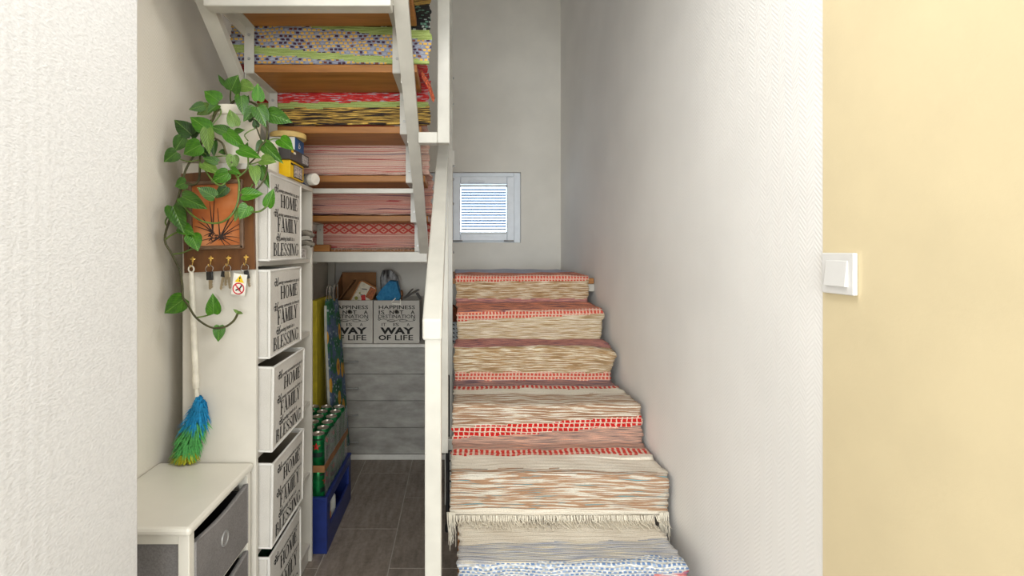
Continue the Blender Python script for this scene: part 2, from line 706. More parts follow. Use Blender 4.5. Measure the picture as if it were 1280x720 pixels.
M['glass'] = glass()
obj('glass_pane', MB().box(0.019, 0.359, YB + 0.052, YB + 0.056, WZ0 + 0.065, WZ1 - 0.083), M['glass'], win)
obj('glass_pane', MB().box(WX0 + 0.068, -0.108, YB + 0.04, YB + 0.044, WZ0 + 0.06, WZ1 - 0.078), M['glass'], win)
M['slat'] = plain('shaded_white_slat', (168, 184, 204), 0.4, 0, 0.01)  # white slats, with their shaded room side put into this blue-grey
head = MB().box(0.021, 0.357, YB + 0.012, YB + 0.034, WZ1 - 0.106, WZ1 - 0.09, 0.002)
obj('blind_head_rail', head, M['metal'], win)
sl_me = None
for k in range(15):
    z = WZ1 - 0.125 - 0.0205 * k
    if sl_me is None:
        sb = MB()
        sb.box(-0.164, 0.164, -0.0105, 0.0105, -0.0008, 0.0008, 0.0004)
        sb.xf(Matrix.Rotation(math.radians(-33), 4, 'X'))
        s = obj('blind_slat', sb, M['slat'], win, local=True)
        sl_me = s.data
    else:
        s = link('blind_slat', sl_me, win)
    s.location = Vector((0.189, YB + 0.024, z)) - worldloc(win)
for x in (0.095, 0.28):
    obj('blind_cord', MB().tube([(x, YB + 0.012, WZ1 - 0.1), (x, YB + 0.012, WZ0 + 0.075)], 0.0012, 5), M['upvc'], win)
obj('blind_bottom_rail', MB().box(0.021, 0.357, YB + 0.014, YB + 0.032, WZ0 + 0.067, WZ0 + 0.078, 0.002), M['metal'], win)
obj('window_handle', MB().box(0.075, 0.195, YB - 0.012, YB + 0.006, WZ1 - 0.075, WZ1 - 0.06, 0.004), M['upvc'], win)
for x in (0.0, 0.37):
    obj('window_hinge', MB().tube([(x - 0.035, YB - 0.002, WZ0 + 0.013), (x + 0.035, YB - 0.002, WZ0 + 0.013)], 0.0055, 8), M['metal'], win)

# ------------------------------------------------------------------ staircase (steel frame, wooden treads)
st = thing('staircase', (0, 2.3, 0), 'white steel staircase with wooden treads turning back under the upper flight', 'staircase')
SW = M['steel_white']
# lower flight: nose (y, z) of each step
NOSE = [(1.245, 0.244), (1.48, 0.405), (1.715, 0.566), (1.95, 0.727), (2.27, 0.895), (2.42, 1.05)]
TX0, TX1 = 0.0, 0.725
LAND_Z = 1.205
for k, (y, z) in enumerate(NOSE):
    yb = (NOSE[k + 1][0] if k < 5 else 2.655) + 0.03
    obj('tread', MB().box(TX0, 0.665 if k < 2 else (0.66 if k == 4 else 0.70), y + 0.014, yb, z - 0.042, z - 0.014, 0.004), M['tread'], st)
obj('landing_board', MB().box(-0.05, 0.74, 2.663, 3.54, LAND_Z - 0.036, LAND_Z - 0.006, 0.004), M['tread'], st)
obj('landing_support', MB().box(0.0, 0.744, 2.672, 2.71, LAND_Z - 0.078, LAND_Z - 0.037, 0.003), SW, st)
for x in (0.12, 0.60):
    b = MB().bar((x, 1.36, 0.052), (x, 2.66, 0.942), 0.045, 0.06, bev=0.004)
    obj('lower_stringer', b, SW, st)
obj('tread_bracket', MB().box(-0.062, 0.10, 1.975, 2.005, 0.545, 0.59, 0.003), SW, st)
obj('wooden_packer', MB().box(-0.765, -0.665, 2.55, 2.59, 1.3435, 1.38, 0.003), M['tread'], st)
# handrail of the lower flight
sl = 0.685
hr = MB()
y0, z0, y1 = 1.25, 1.17, 2.62
hr.bar((-0.065, y0, z0 - 0.026), (-0.065, y1, z0 - 0.026 + sl * (y1 - y0)), 0.05, 0.052, bev=0.005, vertical_ends=True)
obj('handrail', hr, SW, st)
obj('newel_post', MB().box(-0.084, -0.042, 1.256, 1.30, 0.001, 1.158, 0.003), SW, st)
obj('baluster', MB().box(-0.064, -0.037, 1.935, 1.962, 0.55, 1.60, 0.002), SW, st)
obj('landing_post', MB().box(-0.068, -0.026, 2.60, 2.645, 0.001, 3.1, 0.003), SW, st)
pb = MB()
for z in (2.27, 2.13, 1.73, 1.6, 1.34):
    obj('bolt', MB().lathe([(0.0, 0), (0.007, 0.001), (0.007, 0.006), (0.0, 0.008)], (-0.026, 2.622, z), 8, axis='x'), M['metal'], st)
obj('post_bracket', MB().box(-0.03, -0.016, 2.60, 2.65, 1.80, 1.88, 0.002), SW, st)
# upper flight
RUN, RISE = 0.2205, 0.1605
UP = {}          # near edge y, underside z
for i, n_ in enumerate('FEDCBA'):
    UP[n_] = (2.60 - i * RUN, 1.330 + i * RISE)
UP['G'] = (2.60 - 6 * RUN, 1.330 + 6 * RISE)
SX0, SX1 = -0.70, -0.215
th = 0.028
for n_ in 'EDCBAG':
    y, z = UP[n_]
    obj('tread', MB().box(-0.742, -0.143, y, y + 0.222, z, z + th, 0.003), M['tread'], st)
obj('winder_board', MB().box(-0.91, -0.10, 2.60, 3.54, 1.330, 1.356, 0.003), M['tread'], st)
bf = MB().box(-0.93, -0.157, 2.545, 2.592, 1.289, 1.343, 0.003)
obj('landing_beam', bf, SW, st)
bolt_me = None
for side in (0, 1):
    if side == 0:
        x0, x1, vx = -0.744, -0.710, -0.744
    else:
        x0, x1, vx = -0.227, -0.194, -0.198
    for i, n_ in enumerate('FEDCBA'):
        y, z = UP[n_]
        if n_ != 'F':
            hb = MB()
            hb.box(x0, x1, y - 0.003, y + 0.226, z - 0.0045, z - 0.0005)
            hb.box(vx, vx + 0.004, y - 0.003, y + 0.226, z - 0.038, z - 0.0045)
            obj('tread_angle', hb, SW, st)
        # upright strip from this tread to the one above
        zt = z + RISE
        vb = MB().box(x0, x1, y - 0.006, y - 0.002, z - 0.002, zt - 0.001)
        strip = obj('riser_strip', vb, SW, st)
        for f in (0.28, 0.8):
            if bolt_me is None:
                bo = obj('bolt', MB().lathe([(0.0, -0.003), (0.0045, -0.003), (0.0055, 0.0), (0.0, 0.0)], (0, 0, 0), 8, axis='y'), M['metal'], st, local=True)
                bolt_me = bo.data
            else:
                bo = link('bolt', bolt_me, st)
            bo.location = Vector(((x0 + x1) / 2, y - 0.0065, z + RISE * f)) - worldloc(st)
# stringers run just under the saw-tooth corners
for xa, xb in ((-0.795, -0.747), (-0.196, -0.150)):
    k = RISE / RUN
    ya, yb = 2.62, 1.30
    f = lambda y: 1.2935 + 0.0165 + (2.6 - y) * k
    s_ = MB()
    pts = [(ya, f(ya) + 0.0165), (yb, f(yb) + 0.0165), (yb, f(yb) - 0.0165), (ya, f(ya) - 0.0165)]
    s_.extrude_yz(pts, xa, xb)
    obj('upper_stringer', s_, SW, st)
yc = 2.2
zc = 1.604
obj('cross_bar', MB().box(-0.747, -0.196, yc - 0.012, yc + 0.014, zc, zc + 0.022, 0.002), SW, st)
yc = 1.44
obj('cross_beam', MB().box(-0.747, -0.196, yc, yc + 0.05, 2.066, 2.125, 0.004), SW, st)
# railing newel of the upper flight with its foot
obj('upper_newel', MB().box(-0.077, -0.030, 1.868, 1.914, 1.758, 3.0, 0.003), SW, st)
obj('newel_foot', MB().box(-0.150, -0.077, 1.868, 1.914, 1.758, 1.80, 0.003), SW, st)
obj('corner_post', MB().box(-0.912, -0.868, 3.46, 3.50, 0.001, 1.33, 0.002), SW, st)

# ------------------------------------------------------------------ rag rugs
BASE = (220, 190, 172)
R = {
    'lilac': rag('lilac_weave', [(0.35, (164, 166, 186)), (0.65, (206, 206, 216))], 14, 260),
    'orange': rag('salmon_and_navy_weave', [(0.40, (74, 66, 84)), (0.44, (210, 130, 104)), (0.48, (244, 164, 130)), (0.59, (238, 146, 114)), (0.63, (90, 74, 86))], 7, 200),
    'tan': rag('tan_weave', [(0.30, (128, 100, 70)), (0.44, (168, 136, 96)), (0.52, (184, 154, 114)), (0.56, (226, 214, 190))], 10, 270),
    'tanlight': rag('light_tan_weave', [(0.32, (148, 122, 86)), (0.46, (186, 160, 120)), (0.52, (212, 196, 166)), (0.60, (230, 220, 202))], 10, 270),
    'tanwhite': rag('white_and_brown_weave', [(0.38, (150, 116, 90)), (0.505, (178, 144, 114)), (0.525, (216, 206, 188)), (0.7, (224, 216, 202))], 7, 180),
    'tanblue': rag('white_brown_and_blue_weave', [(0.30, (104, 166, 176)), (0.355, (120, 160, 164)), (0.37, (164, 126, 98)), (0.515, (180, 146, 116)), (0.535, (216, 208, 192)), (0.7, (222, 215, 202))], 6, 180),
    'purple': rag('plum_weave', [(0.38, (104, 80, 96)), (0.47, (182, 118, 110)), (0.64, (216, 158, 142))], 16, 300),
    'plumgrey': rag('grey_plum_weave', [(0.40, (84, 78, 96)), (0.5, (158, 122, 118)), (0.64, (206, 158, 142))], 10, 280),
    'brown': rag('rose_brown_weave', [(0.36, (122, 108, 106)), (0.48, (172, 142, 126)), (0.58, (212, 168, 148)), (0.7, (232, 166, 132))], 10, 300),
    'cream': rag('cream_weave', [(0.35, (222, 211, 192)), (0.65, (236, 229, 214))], 12, 260, 2.0, 0.3),
    'redcheck': check('pale_red_check', (222, 186, 164), (206, 84, 68), 0.0165, 0.017),
    'strong': check('strong_red_check', (226, 204, 184), (204, 28, 22), 0.0205, 0.0185, duty=0.26, dv=0.22),
    'thin': check('thin_red_check', (220, 194, 174), (204, 56, 44), 0.020, 0.03, duty=0.42, dv=0.05),
    'bluegrey': rag('blue_grey_weave', [(0.32, (134, 140, 160)), (0.46, (178, 180, 188)), (0.54, (204, 200, 192)), (0.64, (226, 214, 184))], 9, 280),
    'bluedots': confetti('blue_and_white_dots', [(0, (104, 134, 178)), (0.5, (146, 168, 200)), (0.8, (126, 150, 188))], (214, 214, 210), 0.015, 0.0095, duty=0.6, dv=0.55),
    'redblue': rag('red_and_blue_weave', [(0.4, (216, 214, 212)), (0.52, (206, 80, 74)), (0.66, (110, 138, 180))], 12, 220),
    'pink': rag('pink_striped_weave', [(0.0, (176, 84, 80)), (0.315, (222, 190, 174)), (0.40, (190, 86, 80)), (0.417, (218, 184, 168)), (0.455, (228, 204, 188)), (0.50, (172, 70, 70)), (0.514, (222, 190, 174)), (0.55, (214, 168, 152)), (0.572, (196, 96, 88)), (0.588, (226, 200, 184)), (0.63, (86, 86, 112)), (0.645, (216, 180, 164)), (0.69, (180, 90, 84))], 0.35, 75, 1, 0.45, 'CONSTANT'),
    'pinkred': rag('rose_striped_weave', [(0.0, (160, 66, 66)), (0.32, (212, 166, 150)), (0.385, (204, 140, 126)), (0.415, (176, 72, 72)), (0.432, (210, 160, 144)), (0.47, (196, 150, 148)), (0.492, (112, 80, 92)), (0.505, (214, 170, 152)), (0.545, (184, 84, 80)), (0.562, (206, 150, 138)), (0.60, (222, 188, 170)), (0.635, (150, 104, 104)), (0.65, (208, 152, 138)), (0.69, (120, 86, 94))], 0.35, 75, 1, 0.45, 'CONSTANT'),
    'pinkblue': rag('pink_and_navy_weave', [(0.42, (62, 72, 108)), (0.60, (120, 116, 138))], 0.9, 60, 2),
    'red': rag('red_and_grey_weave', [(0.36, (160, 30, 32)), (0.49, (206, 46, 44)), (0.575, (196, 66, 62)), (0.59, (166, 160, 168)), (0.66, (190, 186, 190))], 22, 260),
    'green': rag('light_green_weave', [(0.35, (142, 160, 86)), (0.65, (176, 194, 118))], 14, 240),
    'yellowblack': rag('black_and_yellow_weave', [(0.42, (46, 38, 34)), (0.49, (92, 72, 44)), (0.52, (206, 164, 74)), (0.60, (226, 190, 98)), (0.66, (80, 64, 44))], 8, 230),
    'confetti': confetti('yellow_and_blue_dots', [(0, (222, 178, 84)), (0.42, (72, 46, 66)), (0.62, (212, 164, 78)), (0.80, (156, 160, 176)), (0.92, (120, 70, 60))], (148, 154, 172), 0.0165, 0.0115, duty=0.66, dv=0.66),
    'blackgreen': confetti('black_and_green_dots', [(0, (26, 24, 24)), (0.55, (92, 130, 112)), (0.75, (40, 38, 42)), (0.9, (150, 160, 150))], (34, 32, 34), 0.012, 0.008, duty=0.8, dv=0.75),
}
RK = list(R)
random.seed(5)


def rug(name, keys, bands, label, ds=0.0055, nu=42, smooth=5, thick=0.007, sag=None, group=None):
    """keys: (y, z, x_left, x_right) along the path; bands: (t_left, t_right, weave)"""
    rows = []
    for k in range(len(keys) - 1):
        a, b = keys[k], keys[k + 1]
        L = math.hypot(b[0] - a[0], b[1] - a[1])
        n = max(2, int(L / ds))
        for i in range(n):
            t = i / n
            rows.append([a[j] + (b[j] - a[j]) * t for j in range(4)] + [k + t])
    rows.append(list(keys[-1]) + [len(keys) - 1.0])
    for _ in range(smooth):
        q = [r[:] for r in rows]
        for i in range(1, len(rows) - 1):
            for j in range(4):
                q[i][j] = (rows[i - 1][j] + 2 * rows[i][j] + rows[i + 1][j]) / 4
        rows = q
    s, acc = [0.0], 0.0
    for a, b in zip(rows, rows[1:]):
        acc += math.hypot(b[0] - a[0], b[1] - a[1])
        s.append(acc)
    mb = MB()
    uvs = []
    wl = wr = 0.0
    for i, r in enumerate(rows):
        wl = wl * 0.7 + random.uniform(-0.004, 0.004)
        wr = wr * 0.7 + random.uniform(-0.004, 0.004)
        p, nx = rows[max(i - 1, 0)], rows[min(i + 1, len(rows) - 1)]
        ty, tz = nx[0] - p[0], nx[1] - p[1]
        l = math.hypot(ty, tz) or 1
        ny, nz = -tz / l, ty / l
        if nz < 0 or (abs(nz) < 0.2 and ny > 0):
            pass
        rib = (0.0006 if i % 2 else -0.0004)
        for j in range(nu + 1):
            u = j / nu
            x = (r[2] + wl) * (1 - u) + (r[3] + wr) * u
            wob = 0.0022 * math.sin(u * 9.0 + r[4] * 5.1) + 0.0016 * math.sin(u * 23.0 - r[4] * 8.0) + rib
            y, z = r[0] + ny * wob, r[1] + nz * wob
            if sag:
                dy, dz = sag(u, r[4])
                y += dy
                z += dz
            mb.v.append(Vector((x, y, z)))
            uvs.append((x, s[i]))
    w = nu + 1
    for i in range(len(rows) - 1):
        t = (rows[i][4] + rows[i + 1][4]) / 2
        for j in range(nu):
            u = (j + 0.5) / nu
            m = bands[0][2]
            tt = t + 0.012 * math.sin(u * 31 + t * 7)
            for b in bands:
                if tt >= b[0] * (1 - u) + b[1] * u:
                    m = b[2]
            mb.face((i * w + j, i * w + j + 1, (i + 1) * w + j + 1, (i + 1) * w + j), m)
    names = []
    for b in bands:
        if b[2] not in names:
            names.append(b[2])
    mb.m = [names.index(m) for m in mb.m]
    o = obj(name, mb, [R[n] for n in names], None, True, fix=False)
    lay = o.data.uv_layers.new(name='UVMap')
    for lp in o.data.loops:
        lay.data[lp.index].uv = uvs[lp.vertex_index]
    md = o.modifiers.new('thickness', 'SOLIDIFY')
    md.thickness = thick
    md.offset = 0.0
    tag(o, label, 'rug', group)
    return o, rows, s


e = 0.008
xl = -0.012
low_keys = [
    (3.52, LAND_Z + e, xl, 0.715), (2.645, LAND_Z + e, xl, 0.705),              # 0, 1 landing, nose
    (2.648, 1.062 + e, xl + 0.006, 0.703), (2.402, 1.050 + e, xl + 0.012, 0.715),        # 2, 3
    (2.418, 0.905 + e, xl + 0.012, 0.705), (2.255, 0.895 + e, xl - 0.004, 0.728),  # 4, 5
    (2.262, 0.740 + e, xl - 0.003, 0.700), (1.932, 0.730 + e, xl - 0.008, 0.722),  # 6, 7
    (1.948, 0.578 + e, xl - 0.006, 0.728), (1.692, 0.568 + e, xl - 0.010, 0.728),  # 8, 9
    (1.694, 0.428 + e, xl - 0.012, 0.722)]                                        # 10
low_bands = [
    (0, 0, 'lilac'), (0.66, 0.62, 'orange'), (0.97, 0.97, 'redcheck'), (1.22, 1.18, 'tan'), (1.86, 1.86, 'purple'),
    (2.22, 2.1, 'orange'), (3.06, 2.86, 'redcheck'), (3.30, 3.12, 'tanlight'), (4.05, 4.1, 'purple'),
    (4.97, 4.8, 'tan'), (5.72, 5.74, 'redcheck'), (6.0, 6.0, 'plumgrey'), (6.26, 6.26, 'thin'), (6.40, 6.36, 'cream'),
    (6.60, 6.58, 'tanwhite'), (7.58, 7.26, 'strong'), (7.88, 7.52, 'brown'), (8.28, 8.22, 'thin'),
    (8.46, 8.42, 'cream'), (8.84, 8.9, 'tanblue'), (9.84, 9.84, 'cream')]


def low_sag(u, t):
    dz = 0.0
    if 2.6 < t < 4.0:
        dz -= 0.010 * (1 - u) * math.sin(math.pi * min(1, (t - 2.6) / 1.4))
    if 4.4 < t < 5.6:
        dz -= 0.018 * max(0, u - 0.88) * 8 * math.sin(math.pi * (t - 4.4) / 1.2)
    if 8.5 < t < 10:
        dz -= 0.008 * max(0, u - 0.6) * 2.5
    return 0.0, dz


lrug, lrows, ls_ = rug('rag_rug', low_keys, low_bands,
                       'long beige and red striped rag rug with fringed end running down the lower steps', sag=low_sag, smooth=10)


def fringe(name, parent, y, z, xa, xb, n, L, spread, mat, out=-1, hang=0.6, step=None):
    fb = MB()
    for i in range(n):
        x = xa + (xb - xa) * (i + 0.5) / n + random.uniform(-0.003, 0.003)
        l = L * random.uniform(0.6, 1.15)
        dx = random.gauss(0, spread)
        pts = []
        for k in range(4):
            t = k / 3
            yy = y + out * (0.006 + l * (1 - hang) * t + random.uniform(-0.003, 0.003) * t)
            zz = z - l * hang * t
            if step is not None and zz < step:
                yy += out * (step - zz)
                zz = step + random.uniform(0.0, 0.006)
            pts.append((x + dx * t * t + random.uniform(-0.004, 0.004) * t, yy, zz))
        fb.tube(pts, [0.0022, 0.0018, 0.0016, 0.001], 4)
    o = obj(name, fb, mat, parent, True)
    o['kind'] = 'stuff'
    return o


M['fringe'] = plain('cream_cotton_fringe', (228, 220, 202), 0.95)
M['fringe_pink'] = plain('pink_cotton_fringe', (222, 188, 172), 0.95)
fringe('fringe', lrug, 1.690, 0.440, xl - 0.012, 0.715, 150, 0.075, 0.012, M['fringe'], step=0.423)
fringe('fringe_corner', lrug, 1.692, 0.45, 0.69, 0.724, 16, 0.12, 0.008, M['fringe'], hang=0.95)
fringe('fringe_corner', lrug, 1.692, 0.45, -0.034, -0.008, 12, 0.12, 0.008, M['fringe'], hang=0.95)

bot_keys = [(1.712, 0.50, 0.003, 0.66), (1.710, 0.405 + e, 0.003, 0.672), (1.462, 0.405 + e, 0.004, 0.684), (1.475, 0.25 + e, 0.006, 0.684),
            (1.228, 0.244 + e, 0.006, 0.69), (1.24, 0.1, 0.006, 0.69), (1.2, 0.008, 0.006, 0.69), (0.95, 0.006, 0.006, 0.69)]
rug('rag_rug', bot_keys, [(0, 0, 'cream'), (1.62, 1.50, 'bluegrey'), (2.02, 1.86, 'bluedots'), (2.6, 2.12, 'redblue'), (3.0, 3.0, 'bluegrey'), (4.0, 4.0, 'cream')],
    'cream and blue rag rug on the lowest step under the fringe')

# upper flight: pink runner and the two bright ones above it
xa, xb = -0.80, -0.10


def nose(n_):
    return UP[n_][0] + 0.238, UP[n_][1] + th + e + 0.004


def back_of(n_, y):
    return y, UP[n_][1] + th + e


xp = -0.128
pink_keys = [(2.604, 1.367, xa, xp - 0.02), (2.622, 1.370, xa, xp - 0.01)]
for lo, up in (('F', 'E'), ('E', 'D'), ('D', 'C')):
    y, z = nose(up)
    pink_keys += [(y + 0.004, UP[lo][1] + th + e, xa, xp), (y, z, xa, xp + 0.006), (UP[up][0] + 0.034, z, xa, xp + 0.004)]
diam_s = 0.0
prug, prow, psl = rug('rag_rug', pink_keys,
                      [(0, 0, 'pinkred'), (2.9, 2.9, 'pink'), (4.35, 4.35, 'pinkred'), (5.9, 5.9, 'pink'), (7.2, 7.2, 'pink'), (7.44, 7.47, 'pinkblue'), (7.50, 7.53, 'pink')],
                      'pink striped rag rug with red lozenge border on the upper flight')
# the lozenge border: its own band on the first riser
sA = next(s for r, s in zip(prow, psl) if r[4] >= 2.42)
sB = next(s for r, s in zip(prow, psl) if r[4] >= 2.86)
R['lozenge'] = diamond('red_lozenge_border', (222, 170, 150), (190, 70, 62), sA, sB - sA)
prug.data.materials.append(R['lozenge'])
ix = len(prug.data.materials) - 1
lay = prug.data.uv_layers[0].data
for p in prug.data.polygons:
    v = sum(lay[l].uv[1] for l in p.loop_indices) / len(p.loop_indices)
    if sA <= v <= sB:
        p.material_index = ix
fringe('fringe', prug, 2.604, 1.363, -0.65, -0.235, 70, 0.05, 0.006, M['fringe_pink'], hang=0.25, step=1.347)

y, z = nose('B')
red_keys = [(UP['C'][0] + 0.004, UP['C'][1] + th + e + 0.004, xa, xb - 0.012), (y + 0.006, UP['C'][1] + th + e + 0.004, xa, xb - 0.012), (y, z + 0.002, xa, xb - 0.012),
            (UP['B'][0] + 0.036, z + 0.002, xa, xb - 0.01)]
rug('rag_rug', red_keys, [(0, 0, 'yellowblack'), (1.38, 1.44, 'green'), (1.52, 1.56, 'red')],
    'red, green and black striped rag rug on the upper flight above the pink one')
y, z = nose('A')
y2, z2 = nose('G')
gay_keys = [(y + 0.005, UP['B'][1] + th + e, xa, xb - 0.0), (y, z, xa, xb + 0.004), (y2 + 0.005, z + 0.002, xa, xb + 0.012),
            (y2, z2, xa, xb + 0.012), (UP['G'][0] + 0.02, z2, xa, xb)]
grug, _r, _s = rug('rag_rug', gay_keys, [(0, 0, 'confetti'), (0.24, -0.05, 'green'), (0.42, 0.06, 'confetti'), (0.94, 0.52, 'green'), (1.02, 0.72, 'blackgreen'), (1.55, 1.42, 'yellowblack'), (2.2, 2.1, 'blackgreen'), (2.72, 2.52, 'yellowblack')],
    'green, yellow and blue dotted rag rug topmost on the upper flight')
# knotted corner strands hanging off the right-hand edge
tb = MB()
for (px, py, qx, qy, Z) in ((527, 92, 541, 126, 1.765), (528, 96, 542, 127, 1.765), (526, 88, 543, 124, 1.77)):
    a, b = P(px, py, Z), P(qx, qy, Z)
    tb.tube([a, a.lerp(b, 0.5) + Vector((0.004, 0, 0.006)), b], [0.004, 0.005, 0.003], 5)
obj('corner_tassel', tb, [plain('yellow_red_tassel', (150, 70, 44), 0.95, 0, 0.4, 160.0)], grug, True)

# ------------------------------------------------------------------ shelf unit
UX0, UX1, UY0, UY1, UT = -0.864, -0.633, 1.543, 2.146, 1.622
LM = M['laminate']
su = thing('shelf_unit', ((UX0 + UX1) / 2, (UY0 + UY1) / 2, 0), 'tall narrow white open shelf unit holding five linen baskets under the stairs', 'shelf')
obj('side_panel', MB().box(UX0, UX1, UY0, UY0 + 0.016, 0.001, UT - 0.018, 0.001), LM, su)
obj('side_panel', MB().box(UX0, UX1, UY1 - 0.016, UY1, 0.001, UT - 0.018, 0.001), LM, su)
obj('top_panel', MB().box(UX0, UX1, UY0, UY1, UT - 0.018, UT, 0.001), LM, su)
obj('back_panel', MB().box(UX0, UX0 + 0.004, UY0 + 0.016, UY1 - 0.016, 0.06, UT - 0.018), LM, su)
SHELF = [0.080, 0.390, 0.699, 1.000, 1.313]
for z in SHELF:
    obj('shelf', MB().box(UX0 + 0.004, UX1 - 0.006, UY0 + 0.016, UY1 - 0.016, z - 0.016, z, 0.001), LM, su)
obj('plinth', MB().box(UX1 - 0.03, UX1 - 0.014, UY0 + 0.016, UY1 - 0.016, 0.001, 0.064), LM, su)

# ---- serif capitals for the printed baskets
T, t_ = 0.20, 0.07


def seg(a, b, wa, wb=None):
    """thick straight stroke with level ends"""
    wb = wa if wb is None else wb
    return [(a[0] - wa / 2, a[1]), (a[0] + wa / 2, a[1]), (b[0] + wb / 2, b[1]), (b[0] - wb / 2, b[1])]


def rct(x0, y0, x1, y1):
    return [(x0, y0), (x1, y0), (x1, y1), (x0, y1)]


def stem_(x, w=T, y0=0.0, y1=1.0, s=0.07):
    return [rct(x - w / 2, y0, x + w / 2, y1), rct(x - w / 2 - s, y0, x + w / 2 + s, y0 + 0.045), rct(x - w / 2 - s, y1 - 0.045, x + w / 2 + s, y1)]


def arc_(cx, cy, rx, ry, a0, a1, wx, wy, n=14):
    q = []
    for i in range(n):
        a, b = math.radians(a0 + (a1 - a0) * i / n), math.radians(a0 + (a1 - a0) * (i + 1) / n)
        f = lambda g, k: (cx + (rx - k * wx) * math.cos(g), cy + (ry - k * wy) * math.sin(g))
        q.append([f(a, 0), f(b, 0), f(b, 1), f(a, 1)])
    return q


def glyph(ch):
    if ch == 'H':
        return stem_(0.17) + stem_(0.69) + [rct(0.2, 0.47, 0.66, 0.53)], 0.86
    if ch == 'I':
        return stem_(0.16), 0.32
    if ch == 'L':
        return stem_(0.17) + [rct(0.2, 0, 0.62, 0.05), seg((0.6, 0.0), (0.6, 0.28), 0.06)], 0.66
    if ch == 'F' or ch == 'E':
        g = stem_(0.17) + [rct(0.2, 0.95, 0.62, 1.0), seg((0.6, 0.74), (0.6, 1.0), 0.06), rct(0.2, 0.48, 0.45, 0.53), seg((0.45, 0.38), (0.45, 0.63), 0.05)]
        if ch == 'E':
            g += [rct(0.2, 0, 0.64, 0.05), seg((0.62, 0.0), (0.62, 0.28), 0.06)]
        return g, 0.68
    if ch == 'A':
        return [seg((0.14, 0), (0.42, 1), 0.06), seg((0.70, 0), (0.42, 1), T + 0.02, T), rct(0.24, 0.3, 0.6, 0.35),
                rct(0.02, 0, 0.27, 0.045), rct(0.54, 0, 0.86, 0.045)], 0.88
    if ch == 'M':
        return stem_(0.14, 0.06) + stem_(0.86) + [seg((0.17, 1), (0.47, 0.02), T), seg((0.47, 0.02), (0.82, 1), 0.06)], 1.02
    if ch == 'N':
        return stem_(0.14, 0.06) + stem_(0.70, 0.06) + [seg((0.17, 1), (0.68, 0.0), T)], 0.84
    if ch == 'Y':
        return [seg((0.14, 1), (0.42, 0.45), T), seg((0.72, 1), (0.42, 0.45), 0.06)] + stem_(0.42, T, 0, 0.5, 0.07)[:2] + \
               [rct(0.0, 0.955, 0.30, 1.0), rct(0.60, 0.955, 0.86, 1.0)], 0.84
    if ch == 'B':
        return stem_(0.17) + arc_(0.34, 0.76, 0.26, 0.24, -90, 90, 0.14, 0.05) + arc_(0.34, 0.26, 0.33, 0.26, -90, 90, 0.16, 0.05) + \
               [rct(0.2, 0.95, 0.35, 1.0), rct(0.2, 0.475, 0.35, 0.525), rct(0.2, 0, 0.35, 0.05)], 0.72
    if ch == 'O':
        return arc_(0.42, 0.5, 0.39, 0.52, 0, 360, 0.17, 0.05, 26), 0.84
    if ch == 'G':
        return arc_(0.42, 0.5, 0.39, 0.52, 40, 320, 0.17, 0.05, 22) + [rct(0.60, 0.1, 0.76, 0.46), rct(0.5, 0.42, 0.84, 0.46), seg((0.72, 0.72), (0.72, 0.98), 0.05)], 0.86
    if ch == 'S':
        return arc_(0.31, 0.745, 0.25, 0.265, 30, 235, 0.10, 0.05, 12) + arc_(0.31, 0.265, 0.27, 0.28, 55, -150, 0.11, 0.05, 12) + \
               [[(0.10, 0.60), (0.20, 0.68), (0.52, 0.42), (0.42, 0.33)], seg((0.54, 0.74), (0.54, 0.98), 0.05), seg((0.06, 0.02), (0.06, 0.28), 0.05)], 0.62
    return [], 0.4


def serif(word):
    mb, x = MB(), 0.0
    for ch in word:
        ps, adv = glyph(ch)
        for p in ps:
            mb.poly([(x + q[0], q[1], 0) for q in p])
        x += adv + 0.03
    return mb


def flourish(x, y, s):
    """looped flourish of the script capital"""
    pts = []
    for i in range(22):
        a = i / 21 * 2.6 * math.pi
        pts.append((x + s * (0.55 * math.cos(a) + 0.028 * i), y + s * (0.9 * math.sin(a) * (1 - i / 40)), 0))
    return MB().tube(pts, s * 0.10, 4)


# ---- linen basket (front towards +x, origin at its foot)
BW, BD, BH = 0.31, 0.250, 0.282
MAP_X = lambda mb, x: mb.xf(Matrix(((0, 0, 1, x), (1, 0, 0, 0), (0, 1, 0, 0), (0, 0, 0, 1))))   # text plane -> y-z plane facing +x


